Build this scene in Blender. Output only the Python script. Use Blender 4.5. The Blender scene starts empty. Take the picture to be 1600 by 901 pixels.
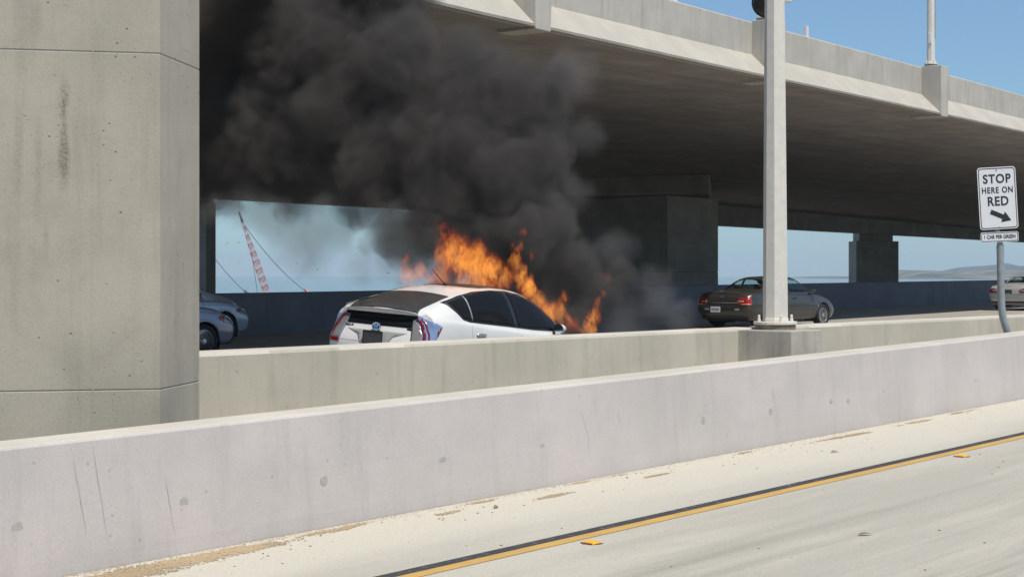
import bpy, bmesh, math, random
from mathutils import Vector, Matrix, geometry, noise as mnoise
from mathutils.bvhtree import BVHTree
random.seed(7)
R = math.radians
sc = bpy.context.scene
C = sc.collection

# ------------------------------------------------------------ camera, world, sun
F, HY = 2500.0, 430.0                      # focal length in photo pixels, horizon row
cam = bpy.data.cameras.new('camera'); co = bpy.data.objects.new('camera', cam); C.objects.link(co)
cam.sensor_width = 36; cam.lens = F / 1600 * 36
cam.shift_y = -(450.5 - HY) / 1600
co.location = (0, 0, 0); co.rotation_euler = (R(90), 0, 0)
cam.clip_start = 0.1; cam.clip_end = 30000
sc.camera = co

SUN_EL = 64.0
SUN_DIR = Vector((0.56, -0.83, 0)).normalized()        # horizontal direction towards the sun
SUN_AZ = math.atan2(SUN_DIR.x, SUN_DIR.y)              # clockwise from +Y
w = bpy.data.worlds.new('World'); sc.world = w; w.use_nodes = True
wn = w.node_tree.nodes; wl = w.node_tree.links
bg = wn['Background']; sky = wn.new('ShaderNodeTexSky'); sky.sky_type = 'NISHITA'
sky.sun_disc = False; sky.sun_elevation = R(SUN_EL); sky.sun_rotation = SUN_AZ
sky.altitude = 10; sky.air_density = 1.0; sky.dust_density = 0.0; sky.ozone_density = 3.0
tc = wn.new('ShaderNodeTexCoord'); sx = wn.new('ShaderNodeSeparateXYZ'); wl.new(tc.outputs['Generated'], sx.inputs[0])
mrn = wn.new('ShaderNodeMapRange'); mrn.inputs[1].default_value = 0.0; mrn.inputs[2].default_value = 0.30; wl.new(sx.outputs[2], mrn.inputs[0])
tint = wn.new('ShaderNodeMix'); tint.data_type = 'RGBA'; wl.new(mrn.outputs[0], tint.inputs[0])
tint.inputs[6].default_value = (0.42, 0.64, 0.80, 1); tint.inputs[7].default_value = (0.88, 0.96, 1.0, 1)     # marine air: bluer low sky
mul = wn.new('ShaderNodeMix'); mul.data_type = 'RGBA'; mul.blend_type = 'MULTIPLY'; mul.inputs[0].default_value = 1
wl.new(sky.outputs[0], mul.inputs[6]); wl.new(tint.outputs[2], mul.inputs[7])
HAZE = 0.00018
wl.new(mul.outputs[2], bg.inputs[0]); bg.inputs[1].default_value = 0.085
sl = bpy.data.lights.new('sun', 'SUN'); so = bpy.data.objects.new('sun', sl); C.objects.link(so)
sl.energy = 3.3; sl.angle = R(0.5); sl.color = (1.0, 0.94, 0.83)
tow = Vector((SUN_DIR.x * math.cos(R(SUN_EL)), SUN_DIR.y * math.cos(R(SUN_EL)), math.sin(R(SUN_EL))))
so.rotation_euler = tow.to_track_quat('Z', 'Y').to_euler(); so.location = (20, -20, 40)
sc.view_settings.view_transform = 'Standard'; sc.view_settings.look = 'None'
sc.view_settings.exposure = 0.48; sc.view_settings.gamma = 1.0; sc.view_settings.use_curve_mapping = False
sc.cycles.use_denoising = True
sc.cycles.max_bounces = 6; sc.cycles.diffuse_bounces = 4; sc.cycles.glossy_bounces = 3
sc.cycles.volume_bounces = 2; sc.cycles.transmission_bounces = 4; sc.cycles.transparent_max_bounces = 12
sc.cycles.volume_max_steps = 256; sc.cycles.sample_clamp_indirect = 4

# ------------------------------------------------------------ coordinates: road frame
AZ = R(41); DX, DY = math.sin(AZ), math.cos(AZ)        # direction of travel
def W(s, P, z=0.0):                                    # s along the road, P across it, away from the camera
    return Vector((s * DX - P * DY, s * DY + P * DX, z))
def s_at(px, P):
    k = (px - 800) / F
    return P * (DX * k + DY) / (DX - DY * k)
def U(px, py, Y):
    return Vector(((px - 800) / F * Y, Y, (HY - py) / F * Y))
ROADROT = -AZ                                          # rotates +Y onto travel direction
def z_near(s): return -2.05 + (s - 5.72) * 0.0185
def z_far(s): return -1.67 + 0.005 * s

# ------------------------------------------------------------ node helper
class N:
    def __init__(self, name, vol=False):
        self.m = bpy.data.materials.new(name); self.m.use_nodes = True
        self.t = self.m.node_tree
        self.out = self.t.nodes['Material Output']
        self.b = self.t.nodes['Principled BSDF']
        if vol: self.t.nodes.remove(self.b)
        self._co = None
    def n(self, typ, **kw):
        nd = self.t.nodes.new(typ)
        for k, v in kw.items(): setattr(nd, k, v)
        return nd
    def set(self, sock, v):
        if hasattr(v, 'is_linked') or isinstance(v, bpy.types.NodeSocket): self.t.links.new(v, sock)
        else: sock.default_value = v
    @property
    def co(self):
        if self._co is None: self._co = self.n('ShaderNodeTexCoord').outputs['Object']
        return self._co
    def pos(self):
        return self.n('ShaderNodeNewGeometry').outputs['Position']
    def math(self, op, a, b=0.0, c=0.0, clamp=False):
        nd = self.n('ShaderNodeMath', operation=op, use_clamp=clamp)
        for i, v in enumerate((a, b, c)): self.set(nd.inputs[i], v)
        return nd.outputs[0]
    def vm(self, op, a, b=None, s=None):
        nd = self.n('ShaderNodeVectorMath', operation=op)
        self.set(nd.inputs[0], a)
        if b is not None: self.set(nd.inputs[1], b)
        if s is not None: self.set(nd.inputs['Scale'], s)
        return nd.outputs['Value'] if op in ('DOT_PRODUCT', 'LENGTH', 'DISTANCE') else nd.outputs[0]
    def mapping(self, v, scale=(1, 1, 1), rot=(0, 0, 0), loc=(0, 0, 0)):
        nd = self.n('ShaderNodeMapping'); self.set(nd.inputs[0], v)
        nd.inputs['Scale'].default_value = scale; nd.inputs['Rotation'].default_value = rot
        nd.inputs['Location'].default_value = loc
        return nd.outputs[0]
    def noise(self, v, scale, detail=4, rough=0.55, out=0, dist=0.0):
        nd = self.n('ShaderNodeTexNoise'); self.set(nd.inputs['Vector'], v)
        nd.inputs['Scale'].default_value = scale; nd.inputs['Detail'].default_value = detail
        nd.inputs['Roughness'].default_value = rough; nd.inputs['Distortion'].default_value = dist
        return nd.outputs[out]
    def voro(self, v, scale, feature='F1', out='Distance', rnd=1.0):
        nd = self.n('ShaderNodeTexVoronoi', feature=feature); self.set(nd.inputs['Vector'], v)
        nd.inputs['Scale'].default_value = scale; nd.inputs['Randomness'].default_value = rnd
        return nd.outputs[out]
    def mr(self, v, a, b, c=0.0, d=1.0, smooth=False):
        nd = self.n('ShaderNodeMapRange', interpolation_type='SMOOTHSTEP' if smooth else 'LINEAR')
        self.set(nd.inputs[0], v)
        for i, x in enumerate((a, b, c, d)): self.set(nd.inputs[i + 1], x)
        return nd.outputs[0]
    def mix(self, f, a, b, mode='MIX'):
        nd = self.n('ShaderNodeMix', data_type='RGBA', blend_type=mode)
        self.set(nd.inputs[0], f)
        for sck, v in ((nd.inputs[6], a), (nd.inputs[7], b)):
            self.set(sck, (*v, 1) if isinstance(v, tuple) and len(v) == 3 else v)
        return nd.outputs[2]
    def ramp(self, f, stops):
        nd = self.n('ShaderNodeValToRGB'); self.set(nd.inputs[0], f)
        cr = nd.color_ramp
        while len(cr.elements) < len(stops): cr.elements.new(0.5)
        for e, (p, c) in zip(cr.elements, stops): e.position = p; e.color = (*c, 1)
        return nd.outputs[0]
    def sep(self, v):
        nd = self.n('ShaderNodeSeparateXYZ'); self.set(nd.inputs[0], v); return nd.outputs
    def bump(self, h, strength=0.3, dist=0.01):
        nd = self.n('ShaderNodeBump'); nd.inputs['Strength'].default_value = strength
        nd.inputs['Distance'].default_value = dist; self.set(nd.inputs['Height'], h)
        self.t.links.new(nd.outputs[0], self.b.inputs['Normal'])
    def base(self, c, rough=0.6, metal=0.0, spec=None):
        self.set(self.b.inputs['Base Color'], (*c, 1) if isinstance(c, tuple) and len(c) == 3 else c)
        self.set(self.b.inputs['Roughness'], rough); self.b.inputs['Metallic'].default_value = metal
        if spec is not None: self.b.inputs['Specular IOR Level'].default_value = spec

def plain(name, c, rough=0.5, metal=0.0, var=0.08, coat=0.0, emis=None):
    k = N(name)
    f = k.noise(k.co, 9, 5)
    col = k.mix(k.mr(f, 0.3, 0.7), tuple(x * (1 - var) for x in c), tuple(min(1, x * (1 + var)) for x in c))
    k.base(col, rough, metal)
    if coat: k.b.inputs['Coat Weight'].default_value = coat; k.b.inputs['Coat Roughness'].default_value = 0.05
    return k.m

def concrete(name, c, c2=None, dark=(0.10, 0.09, 0.08), pits=0.0, pit_scale=9.0, streak=0.25, stain=0.2, rough=0.85, bump=0.25, boards=None, grain=1.0, rot=0.0, stain_lo=0.55):
    """mottled cast concrete; boards = (axis scale vector) gives faint form lines"""
    k = N(name); p = k.mapping(k.pos(), rot=(0, 0, rot))
    c2 = c2 or tuple(x * 0.85 for x in c)
    big = k.noise(p, 0.9, 6, 0.6)
    col = k.mix(k.mr(big, 0.35, 0.68, smooth=True), c2, c)
    st = k.noise(k.mapping(p, scale=(3.0, 3.0, 0.25)), 1.6, 5, 0.65)
    col = k.mix(k.math('MULTIPLY', k.mr(st, 0.5, 0.75, smooth=True), streak), col, tuple(x * 0.6 for x in c2))
    sm = k.noise(k.mapping(p, loc=(31, 7, 3)), 0.55, 7, 0.7, dist=0.6)
    col = k.mix(k.math('MULTIPLY', k.mr(sm, stain_lo, 0.78, smooth=True), stain), col, dark)
    fine = k.noise(p, 70 * grain, 3, 0.7)
    col = k.mix(1.0, col, k.ramp(fine, [(0.3, (0.86, 0.86, 0.86)), (0.7, (1.0, 1.0, 1.0))]), 'MULTIPLY')
    h = k.math('MULTIPLY', fine, 0.5)
    if pits:
        v = k.voro(p, pit_scale); v2 = k.voro(k.mapping(p, loc=(5, 9, 2)), pit_scale * 2.7)
        msk = k.mr(k.noise(p, 1.3, 4, 0.6), 0.42, 0.62)
        d = k.math('MULTIPLY', k.mr(v, 0.055, 0.10, 1, 0), 1.0)
        d2 = k.math('MULTIPLY', k.mr(v2, 0.07, 0.13, 1, 0), msk)
        d = k.math('MAXIMUM', d, d2)
        sel = k.mr(k.voro(p, pit_scale, out='Color'), 0.35, 0.45)
        d = k.math('MULTIPLY', d, sel)
        d = k.math('MULTIPLY', d, pits)
        col = k.mix(d, col, tuple(x * 0.35 for x in c2))
        h = k.math('SUBTRACT', h, d)
    if boards:
        bsc, amt = boards
        bn = k.noise(k.mapping(p, scale=bsc), 1.0, 3, 0.8)
        col = k.mix(k.math('MULTIPLY', k.mr(bn, 0.42, 0.66), amt), col, tuple(x * 0.55 for x in c2))
    k.base(col, rough, spec=0.3)
    k.bump(h, bump, 0.01)
    return k.m

# ------------------------------------------------------------ object helpers
def tag(o, label=None, cat=None, group=None, kind=None):
    if label: o['label'] = label
    if cat: o['category'] = cat
    if group: o['group'] = group
    if kind: o['kind'] = kind
    return o
def empty(name, loc=(0, 0, 0), rot=0.0, label=None, cat=None, group=None):
    o = bpy.data.objects.new(name, None); C.objects.link(o)
    o.location = loc; o.rotation_euler = (0, 0, rot) if not isinstance(rot, tuple) else rot
    o.empty_display_size = 0.1
    return tag(o, label, cat, group)
def obj(name, bm, m, parent=None, smooth=False, bevel=0.0):
    me = bpy.data.meshes.new(name)
    if isinstance(bm, bmesh.types.BMesh):
        bmesh.ops.recalc_face_normals(bm, faces=bm.faces[:]) if smooth != 'keep' else None
        bm.to_mesh(me); bm.free()
    else:
        me.from_pydata(*bm)
    if smooth:
        for p in me.polygons: p.use_smooth = True
    o = bpy.data.objects.new(name, me); C.objects.link(o)
    if m: me.materials.append(m)
    if parent: o.parent = parent
    if bevel:
        b = o.modifiers.new('bevel', 'BEVEL'); b.width = bevel; b.segments = 2; b.limit_method = 'ANGLE'; b.angle_limit = R(35)
    return o
def prism(bm, pts, z0, z1, top=None):
    """vertical prism over a plan polygon; z0/z1 numbers or lists; top = other polygon for the upper ring"""
    n = len(pts); top = top or pts
    a = [bm.verts.new((p[0], p[1], z0[i] if isinstance(z0, (list, tuple)) else z0)) for i, p in enumerate(pts)]
    b = [bm.verts.new((p[0], p[1], z1[i] if isinstance(z1, (list, tuple)) else z1)) for i, p in enumerate(top)]
    bm.faces.new(a[::-1]); bm.faces.new(b)
    for i in range(n): bm.faces.new((a[i], a[(i + 1) % n], b[(i + 1) % n], b[i]))
def box(bm, x0, x1, y0, y1, z0, z1):
    prism(bm, [(x0, y0), (x1, y0), (x1, y1), (x0, y1)], z0, z1)
def loft(bm, rings, caps=True, closed=True):
    vs = [[bm.verts.new(p) for p in r] for r in rings]
    n = len(rings[0])
    for a, b in zip(vs, vs[1:]):
        for i in range(n if closed else n - 1):
            bm.faces.new((a[i], a[(i + 1) % n], b[(i + 1) % n], b[i]))
    if caps and closed:
        bm.faces.new(vs[0][::-1]); bm.faces.new(vs[-1])
def tube(bm, pts, r, n=8, radii=None):
    pts = [Vector(p) for p in pts]; rings = []
    for i, p in enumerate(pts):
        t = (pts[min(i + 1, len(pts) - 1)] - pts[max(i - 1, 0)]).normalized()
        a = t.cross(Vector((0, 0, 1)))
        if a.length < 1e-3: a = Vector((1, 0, 0))
        a.normalize(); b = t.cross(a); rr = radii[i] if radii else r
        rings.append([p + (a * math.cos(2 * math.pi * j / n) + b * math.sin(2 * math.pi * j / n)) * rr for j in range(n)])
    loft(bm, rings)
def lathe(bm, prof, n=24, axis='z', c=(0, 0, 0)):
    rings = []
    for r, h in prof:
        ring = []
        for j in range(n):
            a = 2 * math.pi * j / n; x, y = r * math.cos(a), r * math.sin(a)
            v = (x, y, h) if axis == 'z' else (x, h, y)
            ring.append(Vector(v) + Vector(c))
        rings.append(ring)
    loft(bm, rings)
def strip_along(bm, s0, s1, prof, step=2.0, zf=lambda s: 0.0):
    """sweep a (P,z) profile along the road frame"""
    n = max(1, int((s1 - s0) / step)); rings = []
    for i in range(n + 1):
        s = s0 + (s1 - s0) * i / n
        rings.append([W(s, p, zf(s) + z) for p, z in prof])
    loft(bm, rings)
def sheet(name, s0, s1, P0, P1, zf, m, parent=None, ns=60, np_=8, kind=None, dz=0.0):
    v = []; f = []
    for i in range(ns + 1):
        for j in range(np_ + 1):
            s = s0 + (s1 - s0) * i / ns; P = P0 + (P1 - P0) * j / np_
            v.append(W(s, P, zf(s) + dz))
    for i in range(ns):
        for j in range(np_):
            a = i * (np_ + 1) + j; f.append((a, a + np_ + 1, a + np_ + 2, a + 1))
    o = obj(name, (v, [], f), m, parent)
    o.data.flip_normals() if o.data.polygons[0].normal.z < 0 else None
    if kind: o['kind'] = kind
    return o

# ------------------------------------------------------------ materials
def road_mat():
    k = N('ramp_concrete'); p = k.mapping(k.pos(), rot=(0, 0, AZ))     # after this +Y runs along the road, -X across
    x = k.sep(p)[0]                                                    # = -P
    big = k.noise(k.mapping(p, scale=(1.0, 0.22, 1)), 0.9, 6, 0.65)
    lane = (0.43, 0.405, 0.345); light = (0.57, 0.53, 0.445)
    tr = k.mr(k.math('ADD', x, k.math('MULTIPLY', k.math('SUBTRACT', big, 0.5), 1.6)), -8.6, -7.3, 0, 1, smooth=True)
    col = k.mix(tr, light, lane)
    sw = k.noise(k.mapping(p, scale=(1.3, 0.16, 1), loc=(4, 2, 0)), 1.4, 6, 0.6, dist=0.4)
    col = k.mix(k.math('MULTIPLY', k.mr(sw, 0.42, 0.68, smooth=True), 0.6), col, (0.57, 0.53, 0.44))
    tyre = k.noise(k.mapping(p, scale=(2.2, 0.06, 1), loc=(9, 0, 0)), 1.1, 4, 0.6)
    col = k.mix(k.math('MULTIPLY', k.mr(tyre, 0.5, 0.72, smooth=True), k.mr(x, -7.4, -6.0, 0.0, 0.65)), col, (0.25, 0.24, 0.205))
    fine = k.noise(p, 55, 4, 0.75)
    col = k.mix(1.0, col, k.ramp(fine, [(0.3, (0.78, 0.78, 0.78)), (0.68, (1.05, 1.05, 1.05))]), 'MULTIPLY')
    sp = k.voro(p, 26); sel = k.mr(k.noise(p, 2.0, 4, 0.7), 0.5, 0.62)
    col = k.mix(k.math('MULTIPLY', k.mr(sp, 0.1, 0.2, 0.35, 0), sel), col, (0.12, 0.11, 0.09))
    k.base(col, 0.85, spec=0.3); k.bump(fine, 0.35, 0.01)
    return k.m
M = {}
def worn_paint(name, c, c2, dark=None, worn=.5, **kw):
    k = N(name); p = k.pos()
    col = k.mix(k.mr(k.noise(p, 2.2, 5, .6), .35, .65), c2, c)
    w1_ = k.mr(k.noise(p, 14, 6, .75), .56, .66); w2_ = k.mr(k.noise(p, 1.1, 3, .5), .35, .7, .25, 1)
    col = k.mix(k.math('MULTIPLY', k.math('MULTIPLY', w1_, w2_), worn), col, (.46, .42, .34))
    fine = k.noise(p, 60, 3, .7); col = k.mix(1.0, col, k.ramp(fine, [(.3, (.82, .82, .82)), (.7, (1.0, 1.0, 1.0))]), 'MULTIPLY')
    k.base(col, .75, spec=.3); k.bump(fine, .3, .01); return k.m
M['road'] = road_mat()
M['front_barrier'] = concrete('front_barrier_concrete', (0.575, 0.522, 0.50), (0.505, 0.468, 0.44), dark=(0.34, 0.32, 0.29), pits=0.35, pit_scale=6.5, streak=0.22, stain=0.25)
M['median'] = concrete('median_concrete', (0.51, 0.475, 0.39), (0.445, 0.415, 0.34), dark=(0.24, 0.22, 0.18), pits=0.3, pit_scale=4.0, streak=0.35, stain=0.15)
M['pedestal'] = concrete('pedestal_concrete', (0.47, 0.44, 0.385), (0.37, 0.345, 0.295), pits=0.4, pit_scale=6.0, streak=0.6, stain=0.3)
M['column'] = concrete('column_concrete', (0.46, 0.42, 0.34), (0.385, 0.353, 0.285), dark=(0.20, 0.16, 0.13), pits=0.9, pit_scale=9.5, streak=0.3, stain=0.45, bump=0.4, stain_lo=0.5)
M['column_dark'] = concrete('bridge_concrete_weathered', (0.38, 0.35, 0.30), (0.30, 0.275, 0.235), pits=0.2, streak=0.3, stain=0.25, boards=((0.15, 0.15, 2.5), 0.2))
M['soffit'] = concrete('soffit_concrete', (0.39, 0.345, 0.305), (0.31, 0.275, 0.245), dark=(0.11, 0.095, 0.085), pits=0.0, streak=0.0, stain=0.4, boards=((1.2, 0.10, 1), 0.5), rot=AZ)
M['parapet'] = concrete('parapet_concrete', (0.55, 0.515, 0.45), (0.47, 0.44, 0.385), pits=0.2, streak=0.45, stain=0.15)
M['parapet_lo'] = concrete('parapet_ledge_concrete', (0.50, 0.465, 0.40), (0.44, 0.41, 0.355), pits=0.1, streak=0.2, stain=0.1)
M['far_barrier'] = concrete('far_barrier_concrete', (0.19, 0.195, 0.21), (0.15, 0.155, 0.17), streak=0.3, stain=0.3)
M['far_road'] = concrete('far_road_concrete', (0.42, 0.39, 0.34), (0.34, 0.315, 0.275), streak=0.0, stain=0.2, boards=((1.6, 0.05, 1), 0.35), rot=AZ)
M['asphalt'] = concrete('shoulder_asphalt', (0.055, 0.052, 0.05), (0.04, 0.038, 0.037), streak=0, stain=0.3, boards=((1.6, 0.05, 1), 0.3), rot=AZ)
M['galv'] = plain('galvanised_steel', (0.31, 0.34, 0.35), 0.5, 0.4, 0.15)
M['pole_paint'] = plain('pole_cream_paint', (0.68, 0.64, 0.56), 0.5, 0.0, 0.06)
M['rust'] = plain('rusty_base_steel', (0.24, 0.19, 0.14), 0.8, 0.2, 0.35)
M['sign_white'] = plain('sign_white', (0.66, 0.66, 0.66), 0.45, 0, 0.03)
M['black'] = plain('sign_black', (0.016, 0.016, 0.016), 0.5, 0, 0.1)
M['yellow'] = worn_paint('yellow_line_paint', (0.62, 0.38, 0.10), (0.52, 0.33, 0.11), dark=(0.45, 0.34, 0.2), streak=0.3, stain=0.5, grain=1.0)
M['blackline'] = worn_paint('black_contrast_line_paint', (0.06, 0.06, 0.065), (0.05, 0.05, 0.052), dark=(0.16, 0.15, 0.14), streak=0, stain=0.5)
M['bitumen'] = plain('bitumen', (0.05, 0.045, 0.04), 0.7, 0, 0.2)
M['rpm'] = plain('marker_amber_plastic', (0.85, 0.42, 0.03), 0.35, 0, 0.1)
M['sand'] = concrete('washed_sand', (0.46, 0.35, 0.22), (0.36, 0.27, 0.17), streak=0, stain=0.3, grain=1.5)
M['leaf'] = plain('dry_leaf', (0.24, 0.15, 0.09), 0.8, 0, 0.4)
M['patch'] = concrete('tie_hole_mortar', (0.47, 0.44, 0.40), (0.41, 0.385, 0.35), streak=0.0, stain=0.1)
M['crack'] = plain('crack_dirt', (0.37, 0.34, 0.31), 0.95, 0, 0.2)
M['darkmetal'] = plain('dark_metal', (0.03, 0.03, 0.03), 0.5, 0.3, 0.2)
M['tyre'] = plain('tyre_rubber', (0.018, 0.018, 0.018), 0.85, 0, 0.2)
M['rim'] = plain('alloy_rim', (0.55, 0.55, 0.56), 0.35, 0.8, 0.08)
M['well'] = plain('wheel_well', (0.008, 0.008, 0.009), 0.95, 0, 0.1)
M['black_trim'] = plain('black_plastic_trim', (0.02, 0.02, 0.02), 0.45, 0, 0.1)
M['seat'] = plain('seat_fabric', (0.05, 0.048, 0.045), 0.9, 0, 0.15)
M['chrome'] = plain('chrome', (0.75, 0.75, 0.76), 0.12, 1.0, 0.02)
M['plate_white'] = plain('licence_plate_white', (0.7, 0.7, 0.7), 0.4, 0, 0.03)
M['plate_blue'] = plain('licence_plate_lettering', (0.08, 0.10, 0.25), 0.5, 0, 0.1)
M['plate_grey'] = plain('licence_plate_dark', (0.06, 0.06, 0.065), 0.4, 0, 0.3)
M['badge_blue'] = plain('badge_blue', (0.03, 0.10, 0.45), 0.2, 0.3, 0.1)
M['lamp_red'] = plain('tail_lamp_red', (0.30, 0.012, 0.015), 0.15, 0, 0.1, coat=1)
M['lamp_dark_red'] = plain('tail_lamp_dark_red', (0.16, 0.006, 0.01), 0.15, 0, 0.1, coat=1)
M['lamp_clear'] = plain('lamp_clear', (0.27, 0.26, 0.26), 0.12, 0.2, 0.15, coat=1)
M['lamp_blue'] = plain('tail_lamp_blue_tint', (0.21, 0.28, 0.46), 0.12, 0.1, 0.15, coat=1)
M['lamp_amber'] = plain('lamp_amber', (0.85, 0.3, 0.03), 0.2, 0, 0.1, coat=1)
M['glass_dark'] = plain('tinted_window_glass', (0.010, 0.011, 0.012), 0.05, 0, 0.1); M['glass_dark'].node_tree.nodes['Principled BSDF'].inputs['Specular IOR Level'].default_value = 0.1
M['hatch_glass'] = plain('hatch_window_glass', (0.05, 0.045, 0.042), 0.3, 0, 0.2); M['hatch_glass'].node_tree.nodes['Principled BSDF'].inputs['Specular IOR Level'].default_value = 0.4
def clear_glass():
    k = N('see_through_window_glass')
    tr = k.n('ShaderNodeBsdfTransparent'); tr.inputs[0].default_value = (0.90, 0.94, 0.93, 1)
    gl = k.n('ShaderNodeBsdfGlossy'); gl.inputs['Roughness'].default_value = 0.03
    fr = k.n('ShaderNodeLayerWeight'); fr.inputs[0].default_value = 0.5
    mx = k.n('ShaderNodeMixShader'); k.set(mx.inputs[0], k.math('MULTIPLY_ADD', k.math('POWER', fr.outputs['Facing'], 4.0), .3, .02))
    k.t.links.new(tr.outputs[0], mx.inputs[1]); k.t.links.new(gl.outputs[0], mx.inputs[2])
    k.t.links.new(mx.outputs[0], k.out.inputs[0]); k.t.nodes.remove(k.b)
    return k.m
M['glass'] = clear_glass()
def paint(name, c, metal=0.0, rough=0.3, burnt=False):
    k = N(name)
    f = k.noise(k.co, 3, 5, 0.6)
    col = k.mix(k.mr(f, 0.35, 0.7), c, tuple(x * 0.93 for x in c))
    if burnt:
        x, y, z = k.sep(k.co)
        n1 = k.noise(k.co, 3.5, 6, 0.65)
        hood = k.mr(k.math('ADD', x, k.math('MULTIPLY', n1, 0.9)), 3.62, 3.95, 0, 1, smooth=True)
        scorch = k.math('MULTIPLY', k.mr(k.math('ADD', z, k.math('MULTIPLY', n1, 0.16)), 1.50, 1.56, 0, 1, smooth=True), 0.85)
        col = k.mix(k.math('MULTIPLY', scorch, 0.8), col, (0.35, 0.20, 0.07))
        col = k.mix(hood, col, (0.03, 0.026, 0.024))
        grime = k.mr(k.math('ADD', z, k.math('MULTIPLY', n1, 0.25)), 0.35, 0.75, 0.35, 0)
        col = k.mix(grime, col, (0.3, 0.28, 0.25))
        k.base(col, k.mr(hood, 0, 1, rough, 0.8), metal)
    else:
        k.base(col, rough, metal)
    k.b.inputs['Coat Weight'].default_value = 0.6; k.b.inputs['Coat Roughness'].default_value = 0.06
    return k.m
M['paint_white'] = paint('pearl_white_paint', (0.74, 0.73, 0.70), burnt=True)
M['paint_dark'] = paint('dark_bronze_paint', (0.045, 0.040, 0.035), metal=0.25)
M['paint_silver'] = paint('silver_paint', (0.50, 0.50, 0.50), metal=0.3)
M['paint_blue'] = paint('blue_grey_paint', (0.30, 0.32, 0.39), metal=0.3)
M['paint_pale'] = paint('pale_blue_grey_paint', (0.46, 0.51, 0.56), metal=0.25)
M['crane_red'] = plain('crane_red_paint', (0.42, 0.11, 0.10), 0.5, 0, 0.1)
M['crane_white'] = plain('crane_white_paint', (0.55, 0.42, 0.42), 0.5, 0, 0.1)
M['crane_dark'] = plain('crane_dark_steel', (0.06, 0.05, 0.06), 0.6, 0, 0.1)
def water_mat():
    k = N('bay_water'); n1 = k.noise(k.pos(), 0.6, 5, 0.6)
    k.base((0.08, 0.12, 0.15), 0.12); k.bump(n1, 0.15, 0.1); return k.m
M['water'] = water_mat()
def hill_mat(name, a, b):
    k = N(name); n1 = k.noise(k.pos(), 0.012, 8, 0.65)
    k.base(k.mix(k.mr(n1, 0.42, 0.56), a, b), 0.95, spec=0.1); return k.m
M['hill_gold'] = hill_mat('dry_grass_hills', (0.24, 0.18, 0.12), (0.05, 0.06, 0.04))
M['hill_green'] = hill_mat('wooded_ridge', (0.02, 0.028, 0.02), (0.07, 0.065, 0.045))

# ------------------------------------------------------------ setting
o = sheet('ramp_road', -60, 110, -14, 9.42, z_near, M['road'], ns=60, np_=10, kind='structure')
o = sheet('verge_ground', -60, 110, 9.3, 13.0, lambda s: min(z_near(s), z_far(s)) - 0.05, M['median'], kind='structure')
o = sheet('freeway_road', -60, 330, 12.8, 33.2, z_far, M['far_road'], kind='structure')
sheet('freeway_shoulder', -60, 330, 30.6, 32.6, z_far, M['far_road'], kind='structure', dz=0.004)
v = [W(-90, -40, -4.2), W(420, -40, -4.2), W(420, 75, -4.2), W(-90, 75, -4.2)]
# embankment body under the roads
bm = bmesh.new()
loft(bm, [[W(s, -40, -6.5), W(s, -30, z_near(0) - 3.2), W(s, 33.3, -2.6), W(s, 62, -2.9), W(s, 70, -6.5)] for s in (-120, 500)])
obj('embankment_ground', bm, M['sand'])['kind'] = 'structure'
bm = bmesh.new()
g = 9000
bm.faces.new([bm.verts.new(p) for p in ((-g, -2000, -6), (g, -2000, -6), (g, 12000, -6), (-g, 12000, -6))])
obj('bay_water', bm, M['water'])['kind'] = 'structure'
def ridge(name, Y, pts, m, depth=900, nx=260, rough=1.0, seed=0):
    """hill range whose skyline passes through photo pixels pts when seen from the camera"""
    v = []; f = []; ny = 14
    x0, x1 = pts[0][0], pts[-1][0]
    def top(px):
        for (a, ya), (b, yb) in zip(pts, pts[1:]):
            if a <= px <= b:
                t = (px - a) / (b - a); t = t * t * (3 - 2 * t); return ya + (yb - ya) * t
        return pts[-1][1]
    for i in range(nx + 1):
        px = x0 + (x1 - x0) * i / nx; hz = (HY - top(px)) / F * Y + 6
        nse = mnoise.fractal(Vector((px * 0.03 + seed, 0, 0)), 1.0, 2.0, 5) * 0.22 + 1
        for j in range(ny + 1):
            t = j / ny; prof = math.sin(math.pi * min(1, t * 1.0)) ** 0.8
            nn = 1 + 0.25 * mnoise.fractal(Vector((px * 0.02 + seed, t * 4, 1)), 1.0, 2.0, 5) * (1 - abs(2 * t - 1)) * rough
            y = Y + (t - 0.5) * depth
            v.append(((px - 800) / F * Y, y, -6.5 + hz * prof * nse * (nn if t < 0.5 else 1)))
    for i in range(nx):
        for j in range(ny):
            a = i * (ny + 1) + j; f.append((a, a + ny + 1, a + ny + 2, a + 1))
    oo = obj(name, (v, [], f), m, smooth=True); oo['kind'] = 'structure'
ridge('far_hills', 4200, [(200, 438), (900, 437), (1150, 437), (1230, 434), (1300, 431), (1350, 432), (1395, 424), (1415, 420), (1450, 424), (1490, 423), (1520, 416), (1555, 413), (1590, 417), (1640, 412), (1800, 402), (2100, 405), (2600, 420), (3200, 438)], M['hill_green'])
ridge('near_hills', 3000, [(1180, 437), (1260, 434), (1380, 431), (1420, 423), (1480, 428), (1530, 424), (1580, 423), (1650, 426), (1800, 415), (2200, 422), (2800, 437)], M['hill_gold'], seed=4)

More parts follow.
